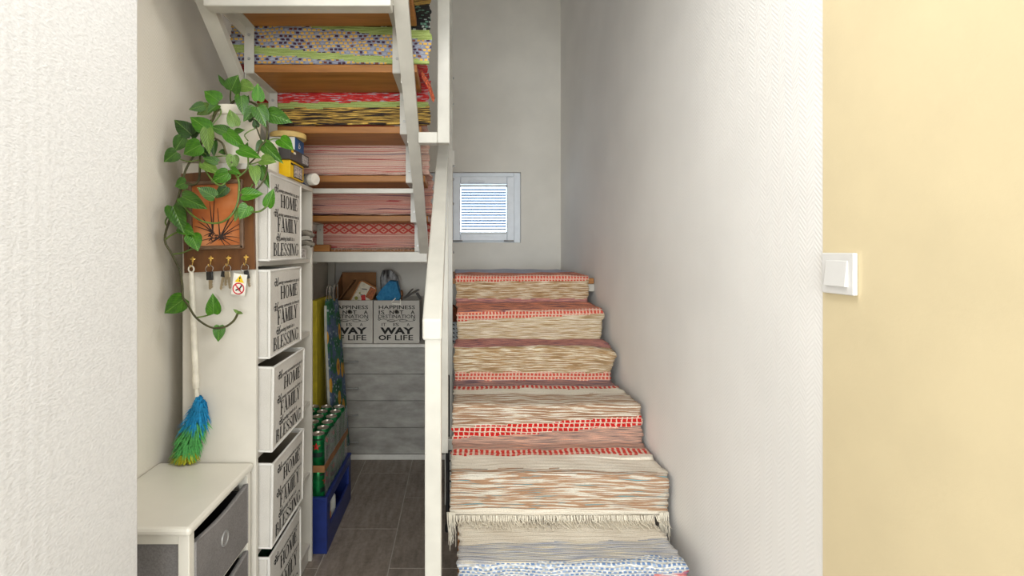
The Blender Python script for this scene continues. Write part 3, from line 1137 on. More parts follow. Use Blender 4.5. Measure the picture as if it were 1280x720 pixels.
def make_basket():
    r = thing('storage_basket', (0, 0, 0), 'x', 'basket', 'printed linen baskets in the shelf unit')
    hw, hd, w = BW / 2, BD / 2, 0.006
    b = MB()
    b.box(hd - w, hd, -hw, hw, 0.006, BH - 0.002, 0.002)
    b.box(-hd, -hd + w, -hw, hw, 0.006, BH - 0.002, 0.002)
    b.box(-hd + w, hd - w, -hw, -hw + w, 0.006, BH - 0.002, 0.002)
    b.box(-hd + w, hd - w, hw - w, hw, 0.006, BH - 0.002, 0.002)
    b.box(-hd, hd, -hw, hw, 0.001, 0.008, 0.002)
    obj('fabric_body', b, M['linen'], r)
    l = MB()
    l.box(-hd + w, hd - w, -hw + w, hw - w, 0.008, 0.012)
    l.box(hd - w - 0.0015, hd - w + 0.0005, -hw + w, hw - w, 0.012, BH - 0.012)
    l.box(-hd + w - 0.0005, -hd + w + 0.0015, -hw + w, hw - w, 0.012, BH - 0.012)
    l.box(-hd + w, hd - w, -hw + w - 0.0005, -hw + w + 0.0015, 0.012, BH - 0.012)
    l.box(-hd + w, hd - w, hw - w - 0.0015, hw - w + 0.0005, 0.012, BH - 0.012)
    obj('lining', l, M['lining'], r)
    tr = MB()
    e_ = 0.0045
    for sy in (-1, 1):
        tr.tube([(hd, sy * hw, 0.004), (hd, sy * hw, BH)], e_, 6)
        tr.tube([(-hd, sy * hw, 0.004), (-hd, sy * hw, BH)], e_, 6)
    for z in (0.004, BH):
        tr.tube([(hd, -hw, z), (hd, hw, z), (-hd, hw, z), (-hd, -hw, z)], e_, 6, closed=True)
    obj('binding', tr, M['linen_trim'], r, True)
    x = hd + 0.0012
    tx = MB()
    for word, y0, y1, z0, z1 in (('HOME', -0.056, 0.116, 0.180, 0.226), ('FAMILY', -0.084, 0.118, 0.097, 0.146), ('BLESSING', -0.122, 0.130, 0.015, 0.060)):
        tx.merge(fit(serif(word), y0, y1, z0, z1))
    for line, y0, y1, z0, z1 in (('aving somewhere to go is', -0.068, 0.138, 0.228, 0.2445), ('aving someone to love is', -0.072, 0.138, 0.147, 0.163), ('aving both is a', -0.052, 0.082, 0.064, 0.083)):
        tx.merge(fit(text_mb(line, 0.3, 0.012), y0, y1, z0, z1))
    tx = MAP_X(tx, x)
    for y, z in ((-0.092, 0.238), (-0.096, 0.156), (-0.075, 0.075)):
        h = MB()
        h.tube([(x, y - 0.010, z + 0.014), (x, y - 0.002, z + 0.016), (x, y - 0.006, z - 0.008), (x, y - 0.012, z - 0.010)], 0.0011, 4)
        h.tube([(x, y + 0.016, z + 0.018), (x, y + 0.008, z + 0.004), (x, y + 0.003, z - 0.010), (x, y + 0.012, z - 0.008), (x, y + 0.022, z + 0.0)], 0.0011, 4)
        h.tube([(x, y - 0.014, z + 0.002), (x, y, z + 0.005), (x, y + 0.014, z + 0.003)], 0.0009, 4)
        h.tube([(x, y - 0.012 + 0.008 * math.cos(a), z + 0.006 * math.sin(a)) for a in [k * 0.7 for k in range(9)]], 0.0009, 4)
        tx.merge(h)
    obj('printed_lettering', tx, M['print'], r, fix=False)
    return r


bk = make_basket()
names = ['linen basket lettered HOME FAMILY BLESSING on the topmost shelf, beside grey gloves',
         'linen basket lettered HOME FAMILY BLESSING on the second shelf, under the gloves',
         'linen basket lettered HOME FAMILY BLESSING on the middle shelf, its front leaning out',
         'linen basket lettered HOME FAMILY BLESSING on the fourth shelf, above the one with green cloth',
         'linen basket lettered HOME FAMILY BLESSING on the bottom shelf with green cloth inside']
spots = [(-0.728, 1.728, 1.3145, 0.0), (-0.728, 1.727, 1.0015, 0.0), (-0.720, 1.727, 0.7005, math.radians(0.8)), (-0.722, 1.727, 0.3915, math.radians(0.6)), (-0.729, 1.727, 0.0815, 0.0)]
for i, k in enumerate((4, 3, 2, 1, 0)):
    pass
for i in range(5):
    o = bk if i == 0 else dup(bk)
    place(o, spots[i][:3], spots[i][3], names[i])
    if i in (2, 3):
        o.rotation_euler = (0, math.radians(1.0), 0)
        o.location.z += 0.004
        o.scale = (1, 1, 0.96)
gc = MB()
bm = bmesh.new()
bmesh.ops.create_icosphere(bm, subdivisions=3, radius=1.0)
random.seed(3)
for v in bm.verts:
    k = 1 + 0.14 * math.sin(v.co.x * 7 + v.co.y * 3) * math.cos(v.co.y * 5 + v.co.z * 4)
    v.co = Vector((v.co.x * 0.09 * k, v.co.y * 0.115 * k, v.co.z * 0.11 * k))
gc.from_bm(bm).xf(Matrix.Translation((-0.729, 1.727, 0.23)))
tag(obj('folded_cloth', gc, plain('dark_green_cloth', (26, 84, 56), 0.7, 0, 0.2, 30.0), None, True), 'dark green folded cloth lying in the bottom linen basket', 'cloth')

# gloves and small carton beside the top basket
def glove(name, z, dy, dz, label):
    g = thing(name, (-0.70, 1.99, z), label, 'glove', 'grey work gloves')
    palm = MB()
    bm = bmesh.new()
    bmesh.ops.create_icosphere(bm, subdivisions=3, radius=1.0)
    for v in bm.verts:
        v.co = Vector((v.co.x * 0.068, v.co.y * 0.042, v.co.z * (0.018 + dz)))
    palm.from_bm(bm).xf(Matrix.Translation((-0.715, 1.985 + dy, z + 0.02)))
    obj('palm', palm, M['glove'], g, True)
    for k in range(4):
        yy = 1.955 + dy + 0.02 * k
        fb = MB().tube([(-0.665, yy, z + 0.02), (-0.640, yy + 0.001, z + 0.024), (-0.622 - 0.006 * abs(k - 1), yy + 0.003, z + 0.018 - 0.003 * k), (-0.612 - 0.007 * abs(k - 1), yy + 0.004, z + 0.012)], [0.0095, 0.0105, 0.010, 0.005], 8)
        obj('finger', fb, M['glove'], g, True)
    fb = MB().tube([(-0.72, 1.952 + dy, z + 0.02), (-0.69, 1.942 + dy, z + 0.022), (-0.665, 1.942 + dy, z + 0.018)], [0.011, 0.0105, 0.006], 8)
    obj('thumb', fb, M['glove'], g, True)
    for ch in g.children:
        ch.location = (0.026, 0.035, 0)
    return g


ct = thing('small_carton', (-0.70, 1.99, 1.3135), 'small white printed carton under the grey gloves', 'carton')
obj('carton_body', MB().box(-0.745, -0.632, 1.955, 2.06, 1.3135, 1.358, 0.003), plain('white_carton', (226, 224, 218), 0.6), ct)
obj('carton_print', MB().box(-0.6325, -0.6312, 1.965, 2.03, 1.322, 1.35), plain('grey_carton_print', (176, 170, 166), 0.7, 0, 0.3, 140.0), ct)
glove('work_glove', 1.359, 0.0, 0.0, 'lower grey knitted work glove lying on the small white carton')
glove('work_glove', 1.398, -0.004, -0.001, 'upper grey knitted work glove lying on the other one')

# ------------------------------------------------------------------ drawer cabinet in front of the shelf unit
DX0, DX1, DY0, DY1, DT = -0.935, -0.638, 1.170, 1.538, 0.685
dc = thing('drawer_cabinet', ((DX0 + DX1) / 2, (DY0 + DY1) / 2, 0), 'low white cabinet with grey felt drawers standing against the left wall', 'cabinet')
CB = M['cabinet']
obj('top', MB().box(DX0, DX1, DY0, DY1, DT - 0.022, DT, 0.008), CB, dc)
for x in (DX0 + 0.006, DX1 - 0.033):
    for y in (DY0 + 0.008, DY1 - 0.032):
        obj('leg', MB().box(x, x + 0.027, y, y + 0.024, 0.001, DT - 0.022, 0.002), CB, dc)
for z in (0.03, DT - 0.044):
    obj('rail', MB().box(DX0 + 0.033, DX1 - 0.033, DY0 + 0.01, DY0 + 0.028, z, z + 0.022, 0.002), CB, dc)
for z in (0.03, 0.235, 0.440):
    obj('rail', MB().box(DX1 - 0.026, DX1 - 0.012, DY0 + 0.032, DY1 - 0.032, z, z + 0.014, 0.002), CB, dc)
obj('side_panel', MB().box(DX0 + 0.033, DX1 - 0.033, DY0 + 0.016, DY0 + 0.022, 0.052, DT - 0.044), M['felt'], dc)
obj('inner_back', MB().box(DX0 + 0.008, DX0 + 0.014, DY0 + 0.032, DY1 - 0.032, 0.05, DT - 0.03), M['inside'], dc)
for k, z in enumerate((0.045, 0.25, 0.455)):
    ya, yb, h = DY0 + 0.036, DY1 - 0.036, 0.178
    xf_, n_ = DX1 - 0.004, 10
    d = MB()
    # the fabric front sags a little along its upper edge
    top = [(ya + (yb - ya) * i / n_, z + h - 0.012 * math.sin(math.pi * i / n_)) for i in range(n_ + 1)]
    d.extrude_yz([(ya, z)] + [(yb, z)] + top[::-1], xf_ - 0.012, xf_)
    dr = obj('drawer', d, M['felt'], dc)
    ed = MB()
    ed.tube([(xf_ - 0.003, ya, z), (xf_ - 0.003, ya, z + h), *[(xf_ - 0.003, p[0], p[1]) for p in top[1:]], (xf_ - 0.003, yb, z)], 0.005, 6)
    obj('binding', ed, M['felt_edge'], dr, True)
    bx = MB()
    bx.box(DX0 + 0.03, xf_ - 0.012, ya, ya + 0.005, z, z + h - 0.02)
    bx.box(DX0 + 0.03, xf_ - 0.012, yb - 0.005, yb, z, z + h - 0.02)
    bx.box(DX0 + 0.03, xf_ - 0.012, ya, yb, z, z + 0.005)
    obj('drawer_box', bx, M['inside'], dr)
    pts = [(xf_ + 0.0005, (ya + yb) / 2 + 0.018 * math.cos(a), z + h * 0.56 + 0.018 * math.sin(a)) for a in [k2 * 2 * math.pi / 20 for k2 in range(20)]]
    obj('grommet', MB().tube(pts, 0.0032, 8, closed=True), M['metal'], dr, True)
    obj('grommet_hole', MB().lathe([(0.0165, 0), (0.0165, 0.0012)], (xf_ - 0.0002, (ya + yb) / 2, z + h * 0.56), 20, axis='x'), M['felt_edge'], dr)

# ------------------------------------------------------------------ key board on the shelf unit's side
KY = UY0 - 0.0005
def KP(x, y, d=0.0):
    return P(x, y, KY - d)


kb = thing('key_board', KP(276, 278), 'dark wooden key board with a framed orange picture and four brass hooks', 'key board')
bz = 0.012
qb = MB()
fr_ = [KP(233, 341), KP(320.3, 336.5), KP(318.5, 211), KP(229, 218)]
i = len(qb.v)
for p in fr_:
    qb.v.append(p)
for p in fr_:
    qb.v.append(p + Vector((0, -bz, 0)))
for f_ in ((0, 1, 2, 3), (7, 6, 5, 4), (0, 4, 5, 1), (1, 5, 6, 2), (2, 6, 7, 3), (3, 7, 4, 0)):
    qb.face(f_)
obj('board', qb, M['board_wood'], kb)
d0 = bz
pic = [KP(241.5, 308.5, d0 + .004), KP(302.5, 306.5, d0 + .004), KP(301, 229, d0 + .004), KP(240, 232, d0 + .004)]


def picmat():
    n = Nd('orange_picture_print')
    co = n.coord()
    f = n.noise(n.scale(co, (4, 1, 5)), 2.2, 3.0)
    n.col(n.ramp(f, [(0.3, (164, 82, 42)), (0.5, (198, 114, 60)), (0.7, (214, 144, 96))]))
    n.rough(0.35)
    return n.m


pb_ = MB().quad(*pic)
pb_.quad(*[p + Vector((0, 0.0035, 0)) for p in reversed(pic)])
for k in range(4):
    a, b = pic[k], pic[(k + 1) % 4]
    pb_.quad(a, b, b + Vector((0, 0.0035, 0)), a + Vector((0, 0.0035, 0)))
pict = obj('picture', pb_, picmat(), kb)
pf = MB()
q = [KP(240, 310.3, d0), KP(304, 308.3, d0), KP(302.5, 227, d0), KP(238.5, 230, d0)]
for k in range(4):
    a, b = q[k], q[(k + 1) % 4]
    d_ = (b - a).normalized() * 0.006
    pf.bar(a - d_ + Vector((0, -0.006, 0)), b + d_ + Vector((0, -0.006, 0)), 0.012, 0.015, up=(0, -1, 0), bev=0.003)
obj('picture_frame', pf, M['frame_wood'], kb)
# dried stems printed in the picture
br = MB()
random.seed(11)
root_a, root_b = (275, 297), (266, 291)
ends = [(243, 283, .2), (247, 277, .25), (252, 271, .2), (262, 252, .1), (268, 247, .05), (272, 260, -.1), (292, 262, -.1), (296, 268, -.05), (303, 285, .3), (301, 298, .35),
        (299, 304, .2), (288, 306, .1), (281, 307, 0), (258, 306, .1), (263, 305, .1), (248, 302, .2), (301, 279, .2), (286, 272, -.2), (255, 295, .1), (290, 292, .3)]
for k, (x, y, bend) in enumerate(ends):
    r0 = root_b if k in (0, 1, 2, 3, 4, 18) else root_a
    mx, my = (r0[0] + x) / 2, (r0[1] + y) / 2 - 10 * bend
    pts = []
    for i in range(6):
        t = i / 5
        px = (1 - t) ** 2 * r0[0] + 2 * t * (1 - t) * mx + t * t * x
        py = (1 - t) ** 2 * r0[1] + 2 * t * (1 - t) * my + t * t * y
        pts.append(KP(px, py, d0 + 0.0047))
    br.tube(pts, [0.0022, 0.002, 0.0017, 0.0014, 0.0011, 0.0006], 4)
for k in range(26):
    c = KP(random.uniform(262, 279), random.uniform(289, 299), d0 + 0.0047)
    br.tube([c, c + Vector((random.uniform(-.012, .012), 0, random.uniform(-.012, .012)))], 0.0014, 4)
obj('printed_stems', br, plain('dark_stem_print', (44, 30, 28), 0.6), pict, True)

hooks = [(241.5, 324.5), (264, 323.5), (286, 323), (308, 322)]
hk_z = []
for hx, hy in hooks:
    h = MB()
    c = KP(hx, hy, bz)
    s = 0.0085
    h.lathe([(0, 0), (0.0035, 0), (0.0035, -0.003), (0, -0.004)], c, 8, axis='y')
    for dx, dz in ((0, 1.1), (-1.0, 0.25), (1.0, 0.25), (0, -1.2)):
        h.tube([c + Vector((0, -0.002, 0)), c + Vector((dx * s * 0.6, -0.003, dz * s * 0.6)), c + Vector((dx * s, -0.002, dz * s))], [0.0022, 0.0032, 0.001], 6)
    e0 = c + Vector((0, -0.003, -0.010))
    h.tube([e0, e0 + Vector((0, -0.004, -0.010)), e0 + Vector((0, -0.010, -0.014)), e0 + Vector((0, -0.015, -0.011)), e0 + Vector((0, -0.016, -0.006))], 0.0013, 6)
    obj('hook', h, M['brass'], kb, True)
    hk_z.append(e0 + Vector((0, -0.0085, -0.0117)))

KEYH = M['black']
KEYM = plain('worn_key_metal', (176, 160, 132), 0.35, 0.75)


def key_blade(c, ang, L, w=0.008):
    k = MB()
    pts = [(-w / 2, 0), (w / 2, 0), (w / 2, -L * 0.9), (0, -L), (-w / 2, -L * 0.85), (-w * 0.2, -L * 0.75), (-w / 2, -L * 0.6), (-w * 0.25, -L * 0.5), (-w / 2, -L * 0.35)]
    R_ = Matrix.Rotation(ang, 4, 'Y')
    k.extrude_yz([(p[0], p[1]) for p in pts], -0.001, 0.001)
    k.xf(Matrix.Rotation(math.radians(90), 4, 'Z'))
    return k.xf(Matrix.Translation(c) @ R_)


def key_bunch(i, label, items, rad=0.0115):
    c = hk_z[i]
    r = thing('key_ring', c, label, 'keys', 'keys on the key board')
    cc = c + Vector((0, 0, -rad + 0.002))
    obj('split_ring', MB().tube([cc + Vector((rad * math.cos(a), 0.0012 * math.sin(a * 3), rad * math.sin(a))) for a in [k * 2 * math.pi / 24 for k in range(24)]], 0.0011, 6, closed=True), M['chrome'], r, True)
    for (dx, ang, head, hw, hh, L, m) in items:
        a = math.radians(ang)
        top = cc + Vector((dx, -0.002 - 0.003 * head, -rad + 0.003))
        dirv = Vector((math.sin(a), 0, -math.cos(a)))
        hb = MB().box(-hw / 2, hw / 2, -0.0022, 0.0022, -hh, 0, 0.0015).xf(Matrix.Translation(top) @ Matrix.Rotation(-a, 4, 'Y'))
        kh = obj('key', hb, m, r)
        obj('key_blade', key_blade(top + dirv * hh * 0.95, -a, L), KEYM, kh)
    return r


key_bunch(1, 'bunch with one large black-headed key on the second brass hook', [(0.002, 2, 0, 0.021, 0.026, 0.031, KEYH), (0.005, 6, 1, 0.012, 0.026, 0.026, KEYH)])
key_bunch(2, 'bunch of three keys with a black fob on the third brass hook', [(-0.008, -10, 0, 0.016, 0.018, 0.042, KEYH), (0.0, -2, 1, 0.010, 0.014, 0.032, KEYM), (0.006, 8, 2, 0.013, 0.020, 0.036, KEYM)])
r4 = key_bunch(3, 'bunch with black key and white warning tag on the last brass hook', [(0.004, 14, 0, 0.015, 0.026, 0.028, KEYH)])
# warning tag: white card, yellow triangle, red prohibition ring
WH = plain('white_card', (240, 236, 224), 0.5)
tg = MB().box(-0.021, 0.021, -0.001, 0.001, -0.066, 0.0, 0.0008)
TM = Matrix.Translation(hk_z[3] + Vector((-0.010, -0.006, -0.0285))) @ Matrix.Rotation(math.radians(8), 4, 'Y')
tag_o = obj('warning_tag', tg.xf(TM), WH, r4)
tri = MB().poly([(-0.0145, -0.0016, -0.026), (0.0145, -0.0016, -0.026), (0.0, -0.0016, -0.003)])
obj('warning_triangle', tri.xf(TM), plain('warning_yellow', (246, 205, 20), 0.5), tag_o)
blk = MB().poly([(-0.0016, -0.0019, -0.017), (0.0016, -0.0019, -0.017), (0.002, -0.0019, -0.009), (-0.002, -0.0019, -0.009)])
blk.poly([(-0.0016, -0.0019, -0.0225), (0.0016, -0.0019, -0.0225), (0.0016, -0.0019, -0.019), (-0.0016, -0.0019, -0.019)])
for p0, p1, w in (((-0.008, -0.052), (0.004, -0.044), 0.004), ((0.004, -0.044), (0.009, -0.034), 0.004), ((-0.006, -0.042), (0.003, -0.046), 0.0035), ((0.002, -0.052), (0.006, -0.046), 0.003)):
    blk.bar((p0[0], -0.0018, p0[1]), (p1[0], -0.0018, p1[1]), w, 0.0005, up=(0, 1, 0))
obj('warning_pictogram', blk.xf(TM), M['print'], tag_o)
rr = MB().tube([(0.0165 * math.cos(a), -0.0014, -0.0455 + 0.0165 * math.sin(a)) for a in [k * 2 * math.pi / 28 for k in range(28)]], 0.0019, 5, closed=True)
rr.bar((-0.0115, -0.0018, -0.034), (0.0115, -0.0018, -0.057), 0.0034, 0.0008, up=(0, 1, 0))
obj('prohibition_ring', rr.xf(TM), plain('sign_red', (200, 28, 44), 0.5), tag_o)
obj('tag_wire', MB().tube([hk_z[3] + Vector((-0.008, -0.003, -0.018)), hk_z[3] + Vector((-0.010, -0.006, -0.03))], 0.0008, 5), M['chrome'], tag_o)

# ------------------------------------------------------------------ feather duster on the first hook
h0 = hk_z[0]
dz_ = 1.487
du = thing('feather_duster', h0, 'long white-handled duster with a blue, green and yellow fluffy head', 'duster')
DW = plain('ivory_duster_plastic', (228, 222, 206), 0.4)
lp = MB().tube([h0 + Vector((0.0085 * math.cos(a), 0, -0.0075 + 0.0095 * math.sin(a))) for a in [k * 2 * math.pi / 16 for k in range(16)]], 0.0024, 6, closed=True)
obj('hanging_loop', lp, DW, du, True)
hy = h0.y
ha, hb_ = Vector((h0.x + 0.0005, hy, h0.z - 0.017)), P(245.0, 480.5, hy)
hs = MB()
hs.tube([ha, ha + Vector((0, 0, -0.008)), ha.lerp(hb_, 0.40), ha.lerp(hb_, 0.405), ha.lerp(hb_, 0.93), ha.lerp(hb_, 0.94), hb_], [0.006, 0.0078, 0.0078, 0.0088, 0.0088, 0.0102, 0.0102], 14)
obj('handle', hs, DW, du, True)
hc = P(246.0, 497, hy)
obj('handle_socket', MB().tube([hb_, hb_.lerp(hc, 0.25), hb_.lerp(hc, 0.3), hc], [0.0100, 0.0095, 0.006, 0.0075], 10), DW, du, True)
random.seed(21)
HEAD = [(249, 494, 2), (250, 504, 13), (247, 518, 21), (242, 534, 23), (236, 550, 22), (232, 565, 22), (228.5, 576.4, 20)]
sc_ = hy / F
for name, a0, a1, c, n in (('blue_fluff', 0.0, 0.50, (20, 138, 190), 620), ('green_fluff', 0.42, 0.86, (88, 176, 92), 520), ('yellow_fluff', 0.80, 1.0, (176, 172, 34), 260)):
    fb = MB()
    for k in range(n):
        a = random.uniform(a0, a1)
        t = a * (len(HEAD) - 1)
        i = min(int(t), len(HEAD) - 2)
        f = t - i
        px = HEAD[i][0] * (1 - f) + HEAD[i + 1][0] * f
        py = HEAD[i][1] * (1 - f) + HEAD[i + 1][1] * f
        rd = (HEAD[i][2] * (1 - f) + HEAD[i + 1][2] * f) * sc_
        c0 = P(px, py, hy + 0.005)
        an = random.uniform(0, 2 * math.pi)
        rr_ = random.uniform(0.5, 1.04)
        dx, dy = math.cos(an) * rd * rr_, math.sin(an) * 0.026 * rr_
        tip = c0 + Vector((dx - 0.006 + random.uniform(-.004, .004), dy, -random.uniform(0.012, 0.045)))
        if tip.z < DT + 0.003:
            tip.z = DT + 0.003 + random.uniform(0, 0.004)
        tip.y = min(tip.y, 1.536)
        c1 = c0 + Vector((dx * 0.6, dy * 0.6, -0.002))
        c1.z = max(c1.z, DT + 0.004)
        c0.z = max(c0.z, DT + 0.004)
        w = random.uniform(0.0022, 0.0042)
        sd = Vector((math.sin(an) * w, -math.cos(an) * w, 0)) if random.random() < 0.5 else Vector((w, 0, w * 0.4))
        j = len(fb.v)
        fb.v += [c0, c1 - sd, c1 + sd, tip]
        fb.face((j, j + 1, j + 3, j + 2))
    o = obj(name, fb, fabric(name + '_fibre', tuple(v * 0.82 for v in c), tuple(min(255, v * 1.15) for v in c), 160.0, 0.8, 0.1), du, fix=False)
    o['kind'] = 'stuff'

# ------------------------------------------------------------------ potted pothos on top of the shelf unit
pc = Vector((-0.735, 1.635, UT + 0.001))
pp = thing('potted_pothos', pc, 'trailing green pothos in a white pot on top of the shelf unit', 'plant')
PW = plain('white_glazed_pot', (232, 225, 208), 0.3, 0, 0.02)
r0, r1 = 0.062, 0.078
obj('pot', MB().lathe([(0.0, 0.0), (r0, 0.0), (r0 + 0.003, 0.006), (r1 - 0.003, 0.158), (r1 + 0.003, 0.160), (r1 + 0.004, 0.186), (r1 + 0.001, 0.19), (r1 - 0.005, 0.188), (r1 - 0.006, 0.165), (0.0, 0.163)], pc, 32, cap0=False, cap1=False), PW, pp, True)
obj('soil', MB().lathe([(0.0, 0.172), (0.035, 0.176), (0.071, 0.166)], pc, 20, cap0=False, cap1=False), plain('dark_soil', (58, 42, 28), 0.95, 0, 0.3, 90.0, 0.6, 120.0), pp, True)


def leaf_mesh(name, mat, fold=0.16, droop=0.12):
    rows = [(-0.07, 0.24, 0.0), (0.0, 0.40, 0.03), (0.14, 0.49, 0.10), (0.32, 0.50, 0.32), (0.52, 0.42, 0.52), (0.70, 0.29, 0.70), (0.86, 0.13, 0.86)]
    mb = MB()
    for y, w, my in rows:
        z = lambda yy: -droop * yy * yy
        h = fold * w
        mb.v += [Vector((-w, y, z(y) + h)), Vector((-w * 0.5, (y + my) / 2, z(y) + h * 0.62)), Vector((0, my, z(my))), Vector((w * 0.5, (y + my) / 2, z(y) + h * 0.62)), Vector((w, y, z(y) + h))]
    mb.v.append(Vector((0, 1.0, -droop)))
    for i in range(len(rows) - 1):
        for j in range(4):
            mb.face((i * 5 + j, i * 5 + j + 1, (i + 1) * 5 + j + 1, (i + 1) * 5 + j))
    k = (len(rows) - 1) * 5
    for j in range(4):
        mb.face((k + j, k + j + 1, len(mb.v) - 1))
    me = bpy.data.meshes.new(name)
    me.from_pydata(mb.v, [], mb.f)
    me.materials.append(mat)
    for p in me.polygons:
        p.use_smooth = True
    me.update()
    return me


def leafmat(name, a, b):
    n = Nd(name)
    co = n.coord()
    s = n.sep(co)
    f = n.noise(n.scale(co, (3, 1.2, 1)), 2.0, 3.0)
    vein = n.math('LESS_THAN', n.math('ABSOLUTE', s[0]), 0.018)
    side = n.math('FRACT', n.math('MULTIPLY', n.math('SUBTRACT', s[1], n.math('MULTIPLY', n.math('ABSOLUTE', s[0]), 0.9)), 7.0))
    c = n.ramp(f, [(0.3, a), (0.7, b)])
    n.col(n.mix(n.math('MULTIPLY', vein, 0.35), c, (150, 190, 90)))
    n.rough(0.36)
    n.bump(n.math('ABSOLUTE', n.math('SUBTRACT', side, 0.5)), 0.25, 0.01)
    try:
        n.b.inputs['Subsurface Weight'].default_value = 0.0
        n.b.inputs['Transmission Weight'].default_value = 0.0
    except Exception:
        pass
    return n.m


LF = {'b': leaf_mesh('bright_leaf', leafmat('bright_pothos_leaf', (44, 98, 6), (76, 134, 18))),
      'd': leaf_mesh('dark_leaf', leafmat('dark_pothos_leaf', (28, 60, 14), (48, 88, 22)), 0.12, 0.16),
      'm': leaf_mesh('mid_leaf', leafmat('mid_pothos_leaf', (40, 82, 12), (66, 112, 24)), 0.18, 0.10),
      'p': leaf_mesh('pale_leaf', leafmat('pale_pothos_leaf', (80, 112, 40), (114, 146, 62)), 0.10, 0.14)}
# base x, y -> tip x, y, width (pixels of the photograph), distance, kind, tilt
LEAVES = [
    (273.5, 126.5, 254.5, 112.5, 18, 1.55, 'b', .2), (282, 106, 271.5, 93, 7, 1.57, 'm', .9), (289, 113, 297, 94, 19, 1.56, 'm', .1), (300.5, 106, 318.5, 110.5, 16, 1.57, 'p', .2),
    (322.5, 126, 322.5, 103.5, 14, 1.54, 'b', .3), (335.5, 142, 364.5, 152.5, 19, 1.55, 'm', .1), (301, 120, 304, 143, 15, 1.53, 'm', .3), (294, 157.5, 286.5, 135.5, 14, 1.52, 'p', .3),
    (322, 134, 334, 160, 18, 1.53, 'm', .3), (318.5, 135, 303.5, 151.5, 13, 1.54, 'm', .4), (285.5, 166, 261.5, 157, 14, 1.52, 'm', .1), (283.5, 166, 307, 186, 15, 1.51, 'b', .2),
    (299, 186.5, 325, 196.5, 14, 1.50, 'b', .2), (326.5, 199.5, 344, 201, 15, 1.50, 'p', .1), (329, 180, 353, 203, 15, 1.52, 'm', .3), (350, 174, 366, 186, 16, 1.56, 'b', .1),
    (291, 194, 290, 214.5, 14, 1.50, 'p', .2), (317.5, 208, 321, 231, 13, 1.49, 'p', .3), (327, 209, 336, 235.5, 11, 1.50, 'm', .5), (326, 207, 325, 226, 10, 1.51, 'd', .5),
    (239.5, 168.5, 217, 148, 19, 1.53, 'd', .1), (238.5, 170, 250, 154.5, 13, 1.54, 'd', .4), (261, 163, 236.5, 144.5, 19, 1.51, 'b', .2), (255, 132, 236, 137, 11, 1.54, 'm', .6),
    (262.5, 133.5, 245, 143, 14, 1.55, 'p', .2), (272, 131, 259, 140, 11, 1.55, 'm', .4), (259, 161, 260.5, 192, 15, 1.50, 'p', .3), (267.5, 176, 266.5, 196, 9, 1.51, 'd', .5),
    (229, 172, 217.5, 189.5, 15, 1.52, 'm', .2), (221, 190, 204.5, 202.5, 16, 1.52, 'm', .2), (251, 181, 228, 193, 20, 1.50, 'b', .2), (272.5, 203, 252, 197, 10, 1.50, 'm', .4),
    (254, 204, 273, 216, 15, 1.49, 'p', .2), (285.5, 216, 263, 228, 16, 1.48, 'b', .1), (233, 228, 218, 233, 15, 1.50, 'm', .4), (227.5, 246, 258, 260, 19, 1.48, 'm', .1),
    (268.5, 246.5, 246.5, 233.5, 16, 1.48, 'm', .2), (283.5, 233.5, 268.5, 248.5, 12, 1.49, 'd', .3), (216, 258, 230, 290, 20, 1.49, 'm', .2), (226, 283.5, 242, 292.5, 15, 1.49, 'b', .2),
    (239.5, 293.5, 247.5, 313, 18, 1.48, 'b', .2), (303, 243.5, 328.5, 241.5, 16, 1.47, 'b', .1), (334.5, 258, 341.5, 235.5, 13, 1.47, 'b', .2), (310, 257, 299.5, 274, 16, 1.47, 'b', .3),
    (298.5, 261, 293, 277, 7, 1.48, 'p', .5), (231, 373, 203.5, 392.5, 22, 1.49, 'b', .1), (266.8, 392, 266, 367.5, 16, 1.50, 'b', .1), (274.5, 407, 272.5, 428, 13, 1.50, 'b', .1),
    (297.5, 391, 291.5, 386, 4, 1.50, 'p', .6), (297.5, 391, 303, 391.5, 4, 1.50, 'p', .6), (320.5, 159, 318, 148, 8, 1.54, 'd', .4), (294, 165.5, 305, 162, 8, 1.53, 'm', .5),
    (329.5, 178, 320, 189, 11, 1.52, 'd', .4), (288.5, 212, 300, 217, 9, 1.49, 'b', .4), (306, 186, 310, 178, 5, 1.52, 'm', .5), (281, 190, 274, 190, 7, 1.51, 'd', .5),
    (306, 128, 311, 120, 7, 1.56, 'd', .5), (252, 186, 262, 199, 11, 1.52, 'd', .4), (262, 178, 250, 172, 9, 1.54, 'd', .4), (310, 150, 318, 140, 9, 1.57, 'd', .4)]
random.seed(8)
for (bx, by, tx_, ty_, w, Z, kind, tilt) in LEAVES:
    a = P(bx, by, Z)
    b = P(tx_, ty_, Z - random.uniform(0.0, 0.025))
    if a.x < XL + 0.03 or b.x < XL + 0.03:
        a.x, b.x = max(a.x, XL + 0.03), max(b.x, XL + 0.02)
    yd = b - a
    L = yd.length
    yd.normalize()
    nv = (Vector((0, 0, CH)) - a).normalized() + Vector((random.uniform(-tilt, tilt), 0, random.uniform(0.1, 0.5)))
    xd = yd.cross(nv).normalized()
    zd = xd.cross(yd).normalized()
    W = 1.12 * w * Z / F
    o = link('leaf', LF[kind], pp)
    mat_ = Matrix((xd * W, yd * L, zd * L)).transposed().to_4x4()
    mat_.translation = a - pc
    o.matrix_local = mat_

